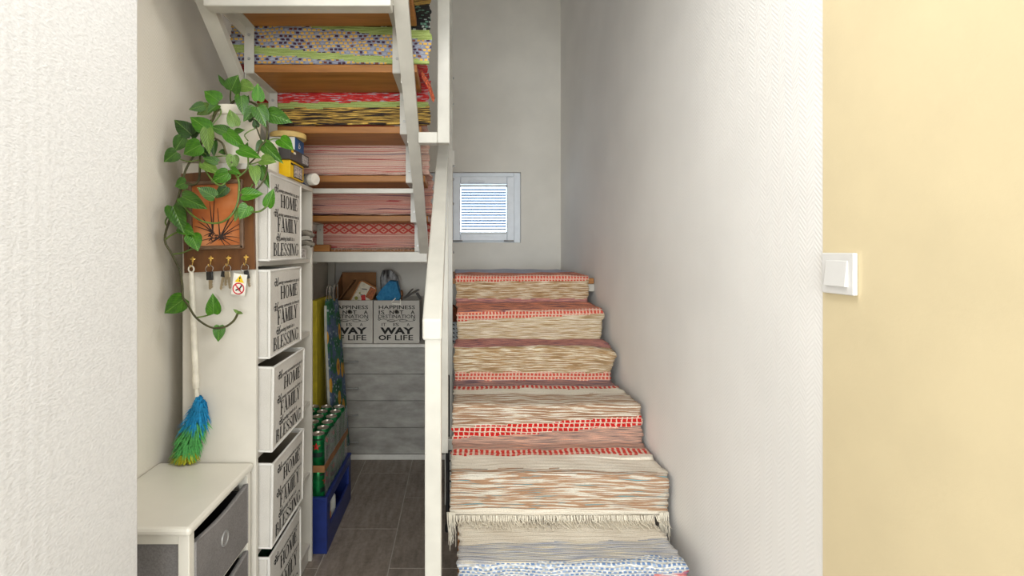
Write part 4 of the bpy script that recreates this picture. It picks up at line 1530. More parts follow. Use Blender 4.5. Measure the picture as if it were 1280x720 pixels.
SG = plain('green_vine_stem', (96, 122, 48), 0.5, 0, 0.15, 40.0)
SB = plain('brown_vine_stem', (72, 70, 36), 0.6, 0, 0.15, 40.0)
VINES = [
    ([(284, 134, 1.60), (272, 138, 1.55), (266, 150, 1.53), (252, 174, 1.53), (250, 200, 1.52), (249, 222, 1.50), (243, 231, 1.50), (232, 229, 1.50)], 3.2, SB),
    ([(264, 150, 1.54), (252, 180, 1.53), (240, 198, 1.52), (232, 213, 1.51), (227, 230, 1.50), (222, 250, 1.50), (212, 275, 1.49), (206, 300, 1.49), (215, 318, 1.49), (225, 339, 1.50), (228, 357, 1.49), (229, 372, 1.485), (235, 381, 1.482), (245, 397, 1.482), (263, 409, 1.49), (280, 409, 1.50), (292, 401, 1.505), (297.5, 391, 1.50)], 3.0, SB),
    ([(245, 397, 1.482), (257, 395, 1.495), (266.8, 391.5, 1.505)], 2.0, SG),
    ([(206, 300, 1.49), (214, 294, 1.49), (226, 288, 1.49)], 2.0, SG),
    ([(215, 318, 1.49), (228, 316, 1.49), (240, 311, 1.48)], 2.0, SG),
    ([(209, 283, 1.49), (207, 276, 1.49), (216, 260, 1.49)], 2.0, SG),
    ([(230, 258, 1.49), (243, 271, 1.47), (258, 278, 1.465), (276, 278, 1.465), (290, 268, 1.465), (297, 253, 1.47), (299, 233, 1.48), (297, 222, 1.485), (289, 212, 1.49)], 2.6, SG),
    ([(297, 222, 1.485), (309, 211, 1.49), (310, 196, 1.50), (308, 186, 1.51)], 2.2, SG),
    ([(299, 262, 1.47), (312, 265, 1.47), (325, 264, 1.47), (334.5, 257, 1.47)], 2.4, SG),
    ([(250, 203, 1.50), (258, 215, 1.49), (267, 227, 1.48), (276, 232, 1.48), (284, 226, 1.485)], 2.2, SG),
    ([(267, 172, 1.51), (278, 179, 1.50), (283, 192, 1.50), (290, 204, 1.50)], 2.8, SB),
    ([(334, 142, 1.54), (334, 160, 1.53), (333, 175, 1.52), (326, 182, 1.51), (321, 195, 1.50), (310, 206, 1.50)], 2.2, SB),
    ([(312, 138, 1.56), (320, 158, 1.54), (326, 174, 1.53), (332, 190, 1.52), (333.5, 214, 1.49), (326, 231, 1.48), (316, 240, 1.475)], 2.2, SB),
    ([(320, 160, 1.54), (306, 168, 1.53), (310, 176, 1.52)], 1.6, SG),
    ([(310, 206, 1.50), (322, 203, 1.50), (327, 200, 1.50)], 1.6, SG),
    ([(329, 180, 1.52), (340, 174, 1.54), (350, 174, 1.56)], 1.6, SG),
    ([(288.5, 113, 1.57), (288, 124, 1.6), (291, 136, 1.63)], 2.0, SG),
    ([(300.5, 107, 1.575), (299, 118, 1.59), (296, 136, 1.63)], 1.8, SG),
    ([(273, 127, 1.555), (268, 140, 1.56), (262, 160, 1.53)], 1.8, SG),
    ([(284, 134, 1.61), (296, 125, 1.6), (312, 127, 1.58), (322, 133, 1.55), (332, 145, 1.54)], 3.4, SB),
    ([(274, 132, 1.57), (276, 142, 1.54), (266, 155, 1.52), (261, 162, 1.515)], 1.8, SG),
    ([(219, 189, 1.525), (231, 177, 1.525), (240, 176, 1.52), (252, 188, 1.51), (258, 193, 1.51)], 1.8, SG),
    ([(225, 199, 1.52), (236, 202, 1.51), (248, 200, 1.505)], 1.6, SG),
    ([(267, 196, 1.51), (280, 195, 1.50), (290, 195, 1.50)], 1.6, SG),
    ([(304, 243, 1.47), (299, 240, 1.475), (298, 236, 1.48)], 1.6, SG),
    ([(316, 230, 1.49), (310, 238, 1.485), (304, 243, 1.475)], 1.6, SG)]


def smooth_pts(pts, n=4):
    out = []
    for i in range(len(pts) - 1):
        p0, p1, p2, p3 = pts[max(i - 1, 0)], pts[i], pts[i + 1], pts[min(i + 2, len(pts) - 1)]
        for k in range(n):
            t = k / n
            out.append(0.5 * ((2 * p1) + (p2 - p0) * t + (2 * p0 - 5 * p1 + 4 * p2 - p3) * t * t + (3 * p1 - p0 - 3 * p2 + p3) * t ** 3))
    out.append(pts[-1])
    return out


for pts, d, m in VINES:
    w = [P(*p) for p in pts]
    for p in w:
        p.x = max(p.x, XL + 0.015)
    obj('stem', MB().tube(smooth_pts(w), d * 0.00115, 6), m, pp, True)

# ------------------------------------------------------------------ boxes on the shelf unit
YEL = plain('yellow_carton', (244, 198, 14), 0.5, 0, 0.02)
zt = UT + 0.0005
yb_ = thing('yellow_carton', (-0.675, 1.90, zt), 'yellow carton with black label lying on top of the shelf unit', 'box')
obj('carton', MB().box(-0.735, -0.622, 1.825, 1.985, zt, zt + 0.064, 0.002), YEL, yb_)
lb = MB().box(-0.6222, -0.6210, 1.868, 1.965, zt + 0.008, zt + 0.052, 0.0)
obj('side_label', lb, plain('grey_printed_label', (176, 166, 160), 0.6, 0, 0.35, 160.0), yb_)
obj('label_border', MB().box(-0.6220, -0.6214, 1.862, 1.971, zt + 0.004, zt + 0.056), M['print'], yb_)
obj('side_print', MB().box(-0.6220, -0.6212, 1.832, 1.858, zt + 0.048, zt + 0.055), M['print'], yb_)
fl = MB().box(-0.727, -0.680, 1.8238, 1.825, zt + 0.018, zt + 0.048)
fo = obj('front_label', fl, M['print'], yb_)
tv = fit(text_mb('VB', 0.0, 0.02), -0.722, -0.685, zt + 0.022, zt + 0.044)
tv.v = [Vector((v.x, 1.8232, v.y)) for v in tv.v]
obj('front_lettering', tv, WH, fo, fix=False)
gz = zt + 0.0645
gb = thing('dark_carton', (-0.675, 1.91, gz), 'dark grey carton with white label resting on the yellow carton', 'box')
rot = Matrix.Translation((-0.676, 1.905, gz)) @ Matrix.Rotation(math.radians(-3), 4, 'Z')
obj('carton', MB().box(-0.062, 0.062, -0.086, 0.108, 0, 0.044, 0.002).xf(rot), plain('charcoal_carton', (72, 68, 68), 0.5), gb)
obj('side_label', MB().box(0.0618, 0.0630, 0.032, 0.098, 0.006, 0.038).xf(rot), plain('pale_printed_label', (170, 166, 164), 0.6, 0, 0.35, 170.0), gb)
obj('yellow_print', MB().box(0.0618, 0.0630, -0.074, -0.055, 0.028, 0.036).xf(rot), YEL, gb)
obj('white_print', MB().box(0.0618, 0.0628, -0.055, -0.034, 0.025, 0.033).xf(rot), WH, gb)
gp = MB().poly([(-0.06, -0.0866, 0.002), (0.03, -0.0866, 0.002), (-0.03, -0.0866, 0.034), (-0.06, -0.0866, 0.034)])
obj('front_print', gp.xf(rot), plain('grey_print', (158, 156, 156), 0.6), gb)
wz = gz + 0.0445
wb_ = thing('white_carton', (-0.68, 1.92, wz), 'small white carton with blue end on the dark grey carton', 'box')
obj('carton', MB().box(-0.72, -0.622, 1.875, 1.985, wz, wz + 0.052, 0.002), plain('white_glossy_carton', (226, 226, 222), 0.4), wb_)
obj('blue_end', MB().box(-0.6222, -0.6210, 1.877, 1.983, wz + 0.001, wz + 0.051), plain('blue_print', (28, 92, 150), 0.5), wb_)
tv = fit(text_mb('b', 0.2, 0.01), 1.915, 1.94, wz + 0.015, wz + 0.038)
tv.v = [Vector((-0.6204, v.x, v.y)) for v in tv.v]
obj('blue_end_mark', tv, WH, wb_, fix=False)
lz = wz + 0.0525
obj_l = obj('round_lid', MB().lathe([(0.0, 0), (0.066, 0), (0.068, 0.004), (0.068, 0.018), (0.064, 0.021), (0.0, 0.021)], (-0.663, 1.925, lz), 32, cap0=False, cap1=False),
            plain('pale_yellow_lid', (228, 196, 122), 0.5, 0, 0.05), None, True)
tag(obj_l, 'round pale yellow lid lying on the small white and blue carton', 'lid')
can = thing('spray_can', (-0.68, 2.06, zt + 0.026), 'silver spray can with white cap lying at the far end of the shelf top', 'can')
CANM = Matrix.Translation((-0.60, 2.06, 0)) @ Matrix.Rotation(math.radians(-32), 4, 'Z') @ Matrix.Translation((0.60, -2.06, 0))
obj('can_body', MB().lathe([(0.0, -0.125), (0.022, -0.125), (0.0245, -0.12), (0.0245, -0.022), (0.021, -0.014)], (-0.60, 2.06, zt + 0.0255), 24, axis='x', cap0=False, cap1=True).xf(CANM), M['metal'], can, True)
obj('can_band', MB().lathe([(0.0248, -0.06), (0.0248, -0.04)], (-0.60, 2.06, zt + 0.0255), 24, axis='x', cap0=False, cap1=False).xf(CANM), plain('blue_band', (40, 80, 150), 0.4), can, True)
obj('can_cap', MB().lathe([(0.0242, -0.022), (0.0252, -0.02), (0.0252, 0.003), (0.023, 0.006), (0.012, 0.006), (0.0, 0.0065)], (-0.60, 2.06, zt + 0.0255), 24, axis='x', cap0=True, cap1=False).xf(CANM), WH, can, True)
jar = thing('white_jar', (-0.69, 1.755, zt), 'white lidded jar behind the pothos leaves on the shelf top', 'jar')
obj('jar_body', MB().lathe([(0.0, 0.0), (0.052, 0.0), (0.055, 0.005), (0.055, 0.085), (0.05, 0.092)], (-0.70, 1.765, zt), 28, cap0=False), PW, jar, True)
obj('jar_lid', MB().lathe([(0.0, 0.1135), (0.05, 0.1135), (0.053, 0.110), (0.053, 0.093), (0.0, 0.093)], (-0.70, 1.765, zt), 28, cap0=False, cap1=False), PW, jar, True)

# ------------------------------------------------------------------ chest of drawers at the back
HX0, HX1, HY0, HY1, HT = -0.86, 0.06, 3.17, 3.54, 0.748
ch = thing('chest_of_drawers', (-0.4, 3.35, 0), 'grey concrete-look chest of drawers against the back wall', 'chest')
obj('top', MB().box(HX0, HX1, HY0 - 0.012, HY1, HT - 0.022, HT, 0.002), M['chest_white'], ch)
obj('plinth', MB().box(HX0, HX1, HY0 - 0.004, HY1, 0.001, 0.035, 0.002), M['chest_white'], ch)
obj('carcass', MB().box(HX0, HX1, HY0 + 0.02, HY1, 0.035, HT - 0.022), M['chest_white'], ch)
dzs = (HT - 0.024 - 0.037) / 4
for k in range(4):
    z = 0.037 + dzs * k
    d = obj('drawer_front', MB().box(HX0 + 0.002, HX1 - 0.002, HY0, HY0 + 0.018, z + 0.0015, z + dzs - 0.0015, 0.001), M['concrete'], ch)
    for hx in (-0.70, -0.10):
        zz = z + dzs * 0.5
        hb = MB().tube([(hx - 0.065, HY0 - 0.024, zz), (hx + 0.065, HY0 - 0.024, zz)], 0.0055, 8)
        for sx in (-0.05, 0.05):
            hb.tube([(hx + sx, HY0 - 0.024, zz), (hx + sx, HY0 + 0.001, zz)], 0.0035, 6)
        obj('drawer_handle', hb, M['metal'], d, True)

# boxes with the motto on the chest (origin at the foot, front towards -y)
def make_motto():
    r = thing('storage_box', (0, 0, 0), 'x', 'box', 'motto boxes on the chest of drawers')
    hw, h, D, w = 0.149, 0.278, 0.30, 0.006
    b = MB()
    b.box(-hw, hw, 0, w, 0.001, h, 0.002)
    b.box(-hw, hw, D - w, D, 0.001, h, 0.002)
    b.box(-hw, -hw + w, w, D - w, 0.001, h, 0.002)
    b.box(hw - w, hw, w, D - w, 0.001, h, 0.002)
    b.box(-hw + w, hw - w, w, D - w, 0.001, 0.007)
    obj('fabric_body', b, M['box_grey'], r)
    tx = MB()
    L = [('HAPPINESS', -0.115, 0.120, 0.222, 0.246, .012), ('IS', -0.115, -0.078, 0.190, 0.214, .01), ('NOT', -0.045, 0.045, 0.190, 0.214, .02), ('A', 0.092, 0.118, 0.190, 0.214, .02),
         ('DESTINATION', -0.117, 0.120, 0.163, 0.186, .008), ('IT', -0.096, -0.068, 0.112, 0.132, .004), ('IS', -0.02, 0.016, 0.112, 0.132, .004), ('A', 0.066, 0.086, 0.112, 0.132, .004),
         ('WAY', -0.105, 0.112, 0.060, 0.104, .045), ('OF', -0.117, -0.036, 0.020, 0.054, .03), ('LIFE', -0.010, 0.108, 0.020, 0.054, .012)]
    for s_, x0, x1, z0, z1, of in L:
        tx.merge(fit(text_mb(s_, 0.0, of), x0, x1, z0, z1))
    tx.v = [Vector((v.x, -0.0012, v.y)) for v in tx.v]
    sw = []
    for i in range(40):
        t = i / 39
        sw.append((-0.115 + 0.235 * t, -0.0012, 0.150 + 0.007 * math.sin(t * 4 * math.pi) ))
    for c, dr in ((-0.035, 1), (0.045, -1)):
        ell = [(c + 0.026 * math.cos(a), -0.0012, 0.147 + 0.007 * math.sin(a)) for a in [k * 2 * math.pi / 16 for k in range(16)]]
        tx.merge(MB().tube(ell, 0.0013, 4, closed=True))
    for c in (-0.112, 0.114):
        ell = [(c + 0.007 * math.cos(a), -0.0012, 0.156 + 0.006 * math.sin(a)) for a in [k * 2 * math.pi / 12 for k in range(12)]]
        tx.merge(MB().tube(ell, 0.0016, 4, closed=True))
    tx.merge(MB().tube(sw, 0.0014, 4))
    obj('printed_lettering', tx, M['print'], r, fix=False)
    g = MB().tube([(0.0 + 0.012 * math.cos(a), -0.001, 0.205 + 0.012 * math.sin(a)) for a in [k * 2 * math.pi / 18 for k in range(18)]], 0.0025, 6, closed=True)
    obj('grommet', g, plain('dull_metal', (120, 112, 100), 0.4, 0.7), r, True)
    obj('grommet_hole', MB().lathe([(0.011, 0), (0.011, -0.0018)], (0, 0, 0.205), 16, axis='y'), M['inside'], r)
    return r


mo = make_motto()
place(mo, (-0.700, 3.185, HT + 0.0005), 0, 'greige box lettered A WAY OF LIFE half hidden behind the flowered ironing board, cardboard inside')
m2 = dup(mo)
place(m2, (-0.396, 3.185, HT + 0.0005), 0, 'greige box lettered A WAY OF LIFE beside the white newel, blue cloth inside')

# contents of the two boxes
bxz = HT + 0.008
cb = thing('cardboard_box', (-0.70, 3.34, bxz), 'open brown cardboard box standing in the left greige box', 'box')
c_ = MB()
c_.box(-0.80, -0.565, 3.405, 3.41, bxz, 1.20)
c_.box(-0.80, -0.795, 3.23, 3.405, bxz, 1.10)
c_.box(-0.57, -0.565, 3.29, 3.405, bxz, 1.10)
obj('box_walls', c_, M['cardboard'], cb)
fl = MB().extrude_yz([(3.23, 1.10), (3.405, 1.10), (3.405, 1.19)], -0.803, -0.798)
obj('box_flap', fl, M['cardboard'], cb)
fl = MB().bar((-0.79, 3.345, 1.03), (-0.70, 3.345, 1.15), 0.10, 0.005, up=(-0.77, 0, 0.64))
obj('box_flap', fl, M['cardboard'], cb)
pkt = thing('food_packet', (-0.64, 3.26, 1.0), 'white and orange printed food packet tilted in the left greige box', 'packet')
PM = Matrix.Translation((-0.662, 3.245, 0.98)) @ Matrix.Rotation(math.radians(28), 4, 'Y')
obj('packet_body', MB().box(-0.058, 0.062, -0.02, 0.02, -0.09, 0.17, 0.012).xf(PM), plain('cream_packet', (214, 205, 182), 0.5, 0, 0.06, 60.0), pkt)
obj('packet_border', MB().tube([PM @ Vector(p) for p in ((-0.058, -0.012, -0.07), (-0.058, -0.014, 0.155), (-0.045, -0.014, 0.168), (0.05, -0.014, 0.168), (0.061, -0.014, 0.155), (0.061, -0.012, -0.07))], 0.006, 6), plain('tan_packet_edge', (176, 116, 66), 0.6), pkt, True)
obj('orange_print', MB().box(0.018, 0.058, -0.0215, -0.02, 0.085, 0.16).xf(PM), plain('orange_brown_print', (160, 84, 36), 0.6, 0, 0.2, 80.0), pkt)
rb = MB()
for k in range(7):
    a0, a1 = math.radians(-35 + 12 * k), math.radians(-35 + 12 * (k + 1))
    f = lambda a, r: (-0.06 + r * math.cos(a), -0.0222, 0.02 + r * math.sin(a))
    rb.quad(f(a0, 0.075), f(a1, 0.075), f(a1, 0.102), f(a0, 0.102))
obj('red_swoosh', rb.xf(PM), plain('red_print', (190, 34, 28), 0.6), pkt)
dt = MB()
for x, z, r_ in ((-0.03, 0.05, 0.012), (-0.02, 0.02, 0.009), (-0.025, 0.09, 0.006)):
    dt.lathe([(0, 0), (r_, 0), (r_, -0.001), (0, -0.001)], (x, -0.0206, z), 12, axis='y')
obj('olive_dots', dt.xf(PM), plain('olive_print', (140, 136, 50), 0.6), pkt)
dk = MB()
for x, z, a in ((0.0, 0.085, 30), (0.005, 0.045, 20), (-0.01, 0.125, 40)):
    dk.bar((x - 0.016, -0.0207, z - 0.004), (x + 0.016, -0.0207, z + 0.008), 0.006, 0.001, up=(0, 1, 0))
obj('grey_print', dk.xf(PM), plain('dark_grey_print', (84, 80, 78), 0.6), pkt)


def blob(c, sx, sy, sz, f, amp, seed, sub=4, flat=None):
    bm = bmesh.new()
    bmesh.ops.create_icosphere(bm, subdivisions=sub, radius=1.0)
    for v in bm.verts:
        n = amp * (math.sin(f * v.co.x + seed) * math.cos(f * 1.3 * v.co.y - seed) + 0.5 * math.sin(f * 2.1 * v.co.z + 2 * seed))
        v.co = Vector((v.co.x * sx, v.co.y * sy, v.co.z * sz)) * (1 + n)
    return MB().from_bm(bm).xf(Matrix.Translation(c))


bl = MB()
pts = [(470, 371.5, 3.24), (476, 362, 3.22), (486.5, 351, 3.24), (495, 352, 3.26), (500.5, 371, 3.26), (497, 379, 3.24), (474, 379, 3.24)]
top = [P(*p) for p in pts]
bl2 = [p + Vector((0, 0.10, 0)) for p in top]
n = len(top)
cen = sum(top, Vector()) / n + Vector((0.0, -0.03, 0.0))
bl.v = top + bl2 + [cen]
for k in range(n):
    bl.face((k, (k + 1) % n, 2 * n))
    bl.face((k, n + k, n + (k + 1) % n, (k + 1) % n))
bl.face([n + k for k in range(n)])
tag(obj('blue_cloth', bl, fabric('sky_blue_cloth', (40, 112, 164), (66, 148, 192), 60.0), None), 'blue folded cloth sticking out of the right greige box', 'cloth')
pl_ = MB()
pts = [(476, 374), (475, 347), (478, 338), (487, 337), (497, 345), (500, 360), (501, 374)]
a_ = [P(x, y, 3.38) for x, y in pts]
b_ = [p + Vector((0, 0.05, 0)) for p in a_]
n = len(a_)
pl_.v = a_ + b_ + [sum(a_, Vector()) / n + Vector((0, -0.03, 0.01))]
for k in range(n):
    pl_.face((k, (k + 1) % n, 2 * n))
    pl_.face((k, n + k, n + (k + 1) % n, (k + 1) % n))
pl_.face([n + k for k in range(n)])
pm = Nd('crinkled_grey_film')
f = pm.noise(pm.scale(pm.coord(), (40, 40, 12)), 1.0, 4.0)
pm.col(pm.ramp(f, [(0.35, (64, 62, 62)), (0.5, (120, 120, 120)), (0.64, (188, 190, 192))]))
pm.rough(0.25)
pm.bump(f, 0.8, 0.01)
tag(obj('plastic_bag', pl_, pm.m, None), 'crinkled dark grey plastic bag behind the blue cloth in the right greige box', 'bag')
wd = blob(P(502, 367, 3.33), 0.012, 0.012, 0.024, 3, 0.05, 1, 3)
wd.merge(MB().tube([P(502, 367, 3.33), P(500.5, 392, 3.34)], 0.007, 8))
tag(obj('wooden_handle', wd, plain('brown_handle', (128, 82, 40), 0.5), None, True), 'small brown wooden knob handle beside the blue cloth', 'handle')
tl = thing('metal_bracket', P(515, 368, 3.25), 'grey folded metal bracket lying across the rim of the right greige box', 'bracket')
GM = plain('dull_grey_metal', (138, 136, 132), 0.45, 0.4)
obj('bracket_arm', MB().bar(P(504, 373.2, 3.170), P(523, 362, 3.30), 0.020, 0.009, bev=0.002), GM, tl)
obj('bracket_arm', MB().bar(P(505, 373, 3.21), P(516, 361, 3.30), 0.013, 0.006, bev=0.002), GM, tl)
obj('bracket_arm', MB().bar(P(521, 366, 3.31), P(526, 374, 3.27), 0.020, 0.009, bev=0.002), GM, tl)
wc = thing('white_clip', P(495, 379, 3.17), 'small white wire clip hooked over the rim of the right greige box', 'clip')
obj('clip_bar', MB().bar(P(489.5, 377.5, 3.175), P(494.5, 372.8, 3.175), 0.007, 0.007, bev=0.001), WH, wc)
obj('clip_bar', MB().bar(P(500.5, 374, 3.170), P(500.8, 381.5, 3.170), 0.007, 0.007, bev=0.001), WH, wc)
obj('clip_bar', MB().bar(P(490, 379.5, 3.172), P(500.5, 380, 3.172), 0.011, 0.008, bev=0.001), WH, wc)
# slotted basket with brown things, right of the newel
gbx = thing('slotted_basket', (-0.05, 3.27, HT), 'light grey plastic basket with slots at the right end of the chest', 'basket')
GP = plain('light_grey_plastic', (186, 190, 192), 0.45)
g_ = MB()
z0, z1, x0, x1, y0, y1 = HT + 0.001, HT + 0.135, -0.20, 0.035, 3.185, 3.40
nx, nz = 10, 5
cw, chh = (x1 - x0) / nx, (z1 - z0) / nz
for k in range(nz + 1):
    zc = z0 + chh * k
    g_.box(x0, x1, y0, y0 + 0.004, max(z0, zc - 0.008), min(z1, zc + 0.008))
for k in range(nx + 1):
    xc = x0 + cw * k
    for r_ in range(nz):
        za, zb = z0 + chh * r_ + 0.007, z0 + chh * (r_ + 1) - 0.007
        g_.poly([(xc - 0.009 + 0.006, y0, za), (xc + 0.004 + 0.006, y0, za), (xc + 0.004 - 0.004, y0, zb), (xc - 0.009 - 0.004, y0, zb)])
g_.box(x0, x0 + 0.004, y0, y1, z0, z1)
g_.box(x1 - 0.004, x1, y0, y1, z0, z1)
g_.box(x0, x1, y1 - 0.004, y1, z0, z1)
g_.box(x0, x1, y0, y1, z0, z0 + 0.004)
obj('basket_shell', g_, GP, gbx)
obj('basket_rim', MB().tube([(x0, y0, z1), (x1, y0, z1), (x1, y1, z1), (x0, y1, z1)], 0.006, 6, closed=True), GP, gbx, True)
obj('basket_shade_sheet', MB().box(x0 + 0.006, x1 - 0.006, y0 + 0.008, y0 + 0.012, z0 + 0.006, z1 - 0.01), M['inside'], gbx)  # dark sheet added behind the slots to stand for shade inside
tag(obj('brown_ball_of_yarn', blob((-0.065, 3.29, HT + 0.165), 0.072, 0.07, 0.085, 9, 0.06, 2), fabric('rust_brown_yarn', (92, 46, 26), (164, 92, 56), 60.0), None, True), 'rust brown ball of yarn in the light grey slotted basket', 'yarn')

# ------------------------------------------------------------------ yellow panel and flowered ironing board
OY = plain('yellow_panel_edge', (196, 178, 40), 0.6, 0, 0.06, 20.0)
yp = MB()
yp.box(-0.805, -0.770, 2.69, 3.0, 0.001, 1.075, 0.004)
tag(obj('yellow_board', yp, OY, None), 'tall yellow board standing on edge beside the ironing board', 'board')
ib = thing('ironing_board', (-0.68, 2.78, 0), 'folded ironing board with flowered green and blue cover standing upright', 'ironing board')


def floral():
    n = Nd('flowered_cover_cloth')
    co = n.coord()
    v = n.add('ShaderNodeTexVoronoi')
    n.link(n.scale(co, (1, 1, 0.55)), v.inputs['Vector'])
    v.inputs['Scale'].default_value = 11.0
    v2 = n.add('ShaderNodeTexVoronoi')
    n.link(co, v2.inputs['Vector'])
    v2.inputs['Scale'].default_value = 46.0
    base = n.ramp(n.noise(co, 9.0, 4.0), [(0.36, (26, 74, 50)), (0.47, (46, 104, 66)), (0.55, (74, 92, 120)), (0.66, (96, 112, 134))])
    dots = n.mix(n.math('LESS_THAN', v2.outputs['Distance'], 0.30), base, n.ramp(v2.outputs['Color'], [(0.0, (40, 110, 60)), (0.4, (150, 164, 170)), (0.7, (58, 84, 120))], 'CONSTANT'))
    fl = n.mix(n.math('LESS_THAN', v.outputs['Distance'], 0.30), dots, (204, 150, 44))
    fl = n.mix(n.math('LESS_THAN', v.outputs['Distance'], 0.12), fl, (150, 70, 40))
    n.col(fl)
    n.rough(0.85)
    n.bump(n.noise(co, 60.0, 2.0), 0.3)
    return n.m


A, B_, Cc, D_ = P(409, 374, 2.73), P(424, 373, 2.96), P(437, 556, 2.96), P(418, 566, 2.73)
nrm = (B_ - A).cross(D_ - A).normalized()
if nrm.x < 0:
    nrm = -nrm
bd = MB()
# rounded outline, narrowing to the nose at the top
out = []
for k in range(25):
    t = k / 24
    wdt = 1.0 if t > 0.25 else 0.70 + 0.30 * math.sqrt(t / 0.25)
    out.append((t, wdt))
L_ = [A.lerp(D_, t).lerp(B_.lerp(Cc, t), 0.5 - 0.5 * w) for t, w in out]
R_ = [A.lerp(D_, t).lerp(B_.lerp(Cc, t), 0.5 + 0.5 * w) for t, w in out]
for k in range(len(out)):
    puff = 0.006
    bd.v += [L_[k], L_[k].lerp(R_[k], 0.5) + nrm * puff, R_[k], R_[k] - nrm * 0.022, L_[k] - nrm * 0.022]
for k in range(len(out) - 1):
    for j in range(5):
        bd.face((k * 5 + j, k * 5 + (j + 1) % 5, (k + 1) * 5 + (j + 1) % 5, (k + 1) * 5 + j))
bd.face(range(5))
bd.face([(len(out) - 1) * 5 + j for j in range(5)])
obj('padded_cover', bd, floral(), ib, True)
obj('board_edge', MB().tube([p - nrm * 0.013 + Vector((-0.004, -0.004, 0)) for p in L_[1:]], 0.008, 6), plain('pale_board_edge', (190, 190, 182), 0.5), ib, True)
lg = MB()
for yy in (2.76, 2.94):
    a = Vector((-0.745, yy, 0.9))
    b = Vector((-0.722, yy, 0.010))
    lg.tube([a, b], 0.009, 8)
lg.tube([Vector((-0.722, 2.72, 0.010)), Vector((-0.722, 2.98, 0.010))], 0.009, 8)
obj('folded_leg', lg, M['chrome'], ib, True)
wr_ = MB()
for x0_, z_ in ((409, 357), (412, 357), (418, 355)):
    wr_.tube([P(x0_ - 1, 376, 2.72), P(x0_ - 0.5, z_ + 3, 2.72), P(x0_ + 1, z_, 2.72), P(x0_ + 4, z_ + 0.5, 2.74), P(x0_ + 4, 374, 2.78)], 0.0025, 6)
obj('wire_rest', wr_, M['chrome'], ib, True)

# ------------------------------------------------------------------ blue crate with cans
BL = plain('blue_crate_plastic', (28, 46, 112), 0.4, 0, 0.05)
KX0, KX1, KY0, KY1, KZ = -0.880, -0.580, 2.180, 2.668, 0.250
cr = thing('bottle_crate', ((KX0 + KX1) / 2, (KY0 + KY1) / 2, 0), 'blue plastic bottle crate on the floor under the pack of cans', 'crate')
k_ = MB()
k_.box(KX0, KX1, KY0, KY0 + 0.012, 0.001, KZ, 0.003)
k_.box(KX0, KX1, KY1 - 0.012, KY1, 0.001, KZ, 0.003)
k_.box(KX0, KX0 + 0.012, KY0 + 0.012, KY1 - 0.012, 0.001, KZ, 0.003)
k_.box(KX0 + 0.012, KX1 - 0.012, KY0 + 0.012, KY1 - 0.012, 0.001, 0.02)
# right wall with its long grip opening
k_.box(KX1 - 0.012, KX1, KY0 + 0.012, KY1 - 0.012, 0.001, 0.105, 0.003)
k_.box(KX1 - 0.012, KX1, KY0 + 0.012, KY1 - 0.012, 0.205, KZ, 0.003)
k_.box(KX1 - 0.012, KX1, KY0 + 0.012, KY0 + 0.055, 0.105, 0.205)
k_.box(KX1 - 0.012, KX1, KY1 - 0.05, KY1 - 0.012, 0.105, 0.205)
obj('crate_walls', k_, BL, cr)
rim = MB()
rim.box(KX0 - 0.003, KX1 + 0.003, KY0 - 0.003, KY0 + 0.014, KZ - 0.012, KZ + 0.002, 0.002)
rim.box(KX0 - 0.003, KX1 + 0.003, KY1 - 0.014, KY1 + 0.003, KZ - 0.012, KZ + 0.002, 0.002)
rim.box(KX1 - 0.014, KX1 + 0.003, KY0 + 0.014, KY1 - 0.014, KZ - 0.012, KZ + 0.002, 0.002)
obj('crate_rim', rim, BL, cr)
for i, (x, y, c1, c2) in enumerate(((-0.625, 2.30, (232, 228, 214), (226, 150, 40)), (-0.628, 2.40, (224, 226, 220), (220, 222, 214)))):
    b = thing('small_bottle', (x, y, 0.021), ['small white bottle with orange label standing in the blue crate, nearer one', 'small pale bottle standing in the blue crate, farther one'][i], 'bottle')
    obj('bottle_body', MB().lathe([(0.0, 0.0), (0.029, 0.0), (0.031, 0.004), (0.031, 0.13), (0.014, 0.155), (0.014, 0.175), (0.0, 0.176)], (x, y, 0.0215), 20, cap0=False, cap1=False), plain('pale_bottle', c1, 0.3), b, True)
    obj('bottle_label', MB().lathe([(0.0314, 0.05), (0.0314, 0.11)], (x, y, 0.0215), 20, cap0=False, cap1=False), plain('bottle_label', c2, 0.5), b, True)

CG = Nd('green_metallic_can')
co_ = CG.coord()
fz = CG.noise(co_, 40.0, 2.0)
CG.col(CG.ramp(fz, [(0.35, (10, 92, 46)), (0.65, (24, 128, 68))]))
CG.rough(0.28, 0.45)
CG = CG.m
SV = plain('silver_can_end', (196, 186, 176), 0.3, 0.7)
RD = plain('red_star_print', (208, 34, 34), 0.45)


def star(cx, cz, r, y):
    p = []
    for k in range(10):
        a = math.pi / 2 + k * math.pi / 5
        q = r if k % 2 == 0 else r * 0.42
        p.append((cx + q * math.cos(a), y, cz + q * math.sin(a)))
    c = (cx, y, cz)
    mb = MB()
    for k in range(10):
        mb.poly([c, p[k], p[(k + 1) % 10]])
    return mb


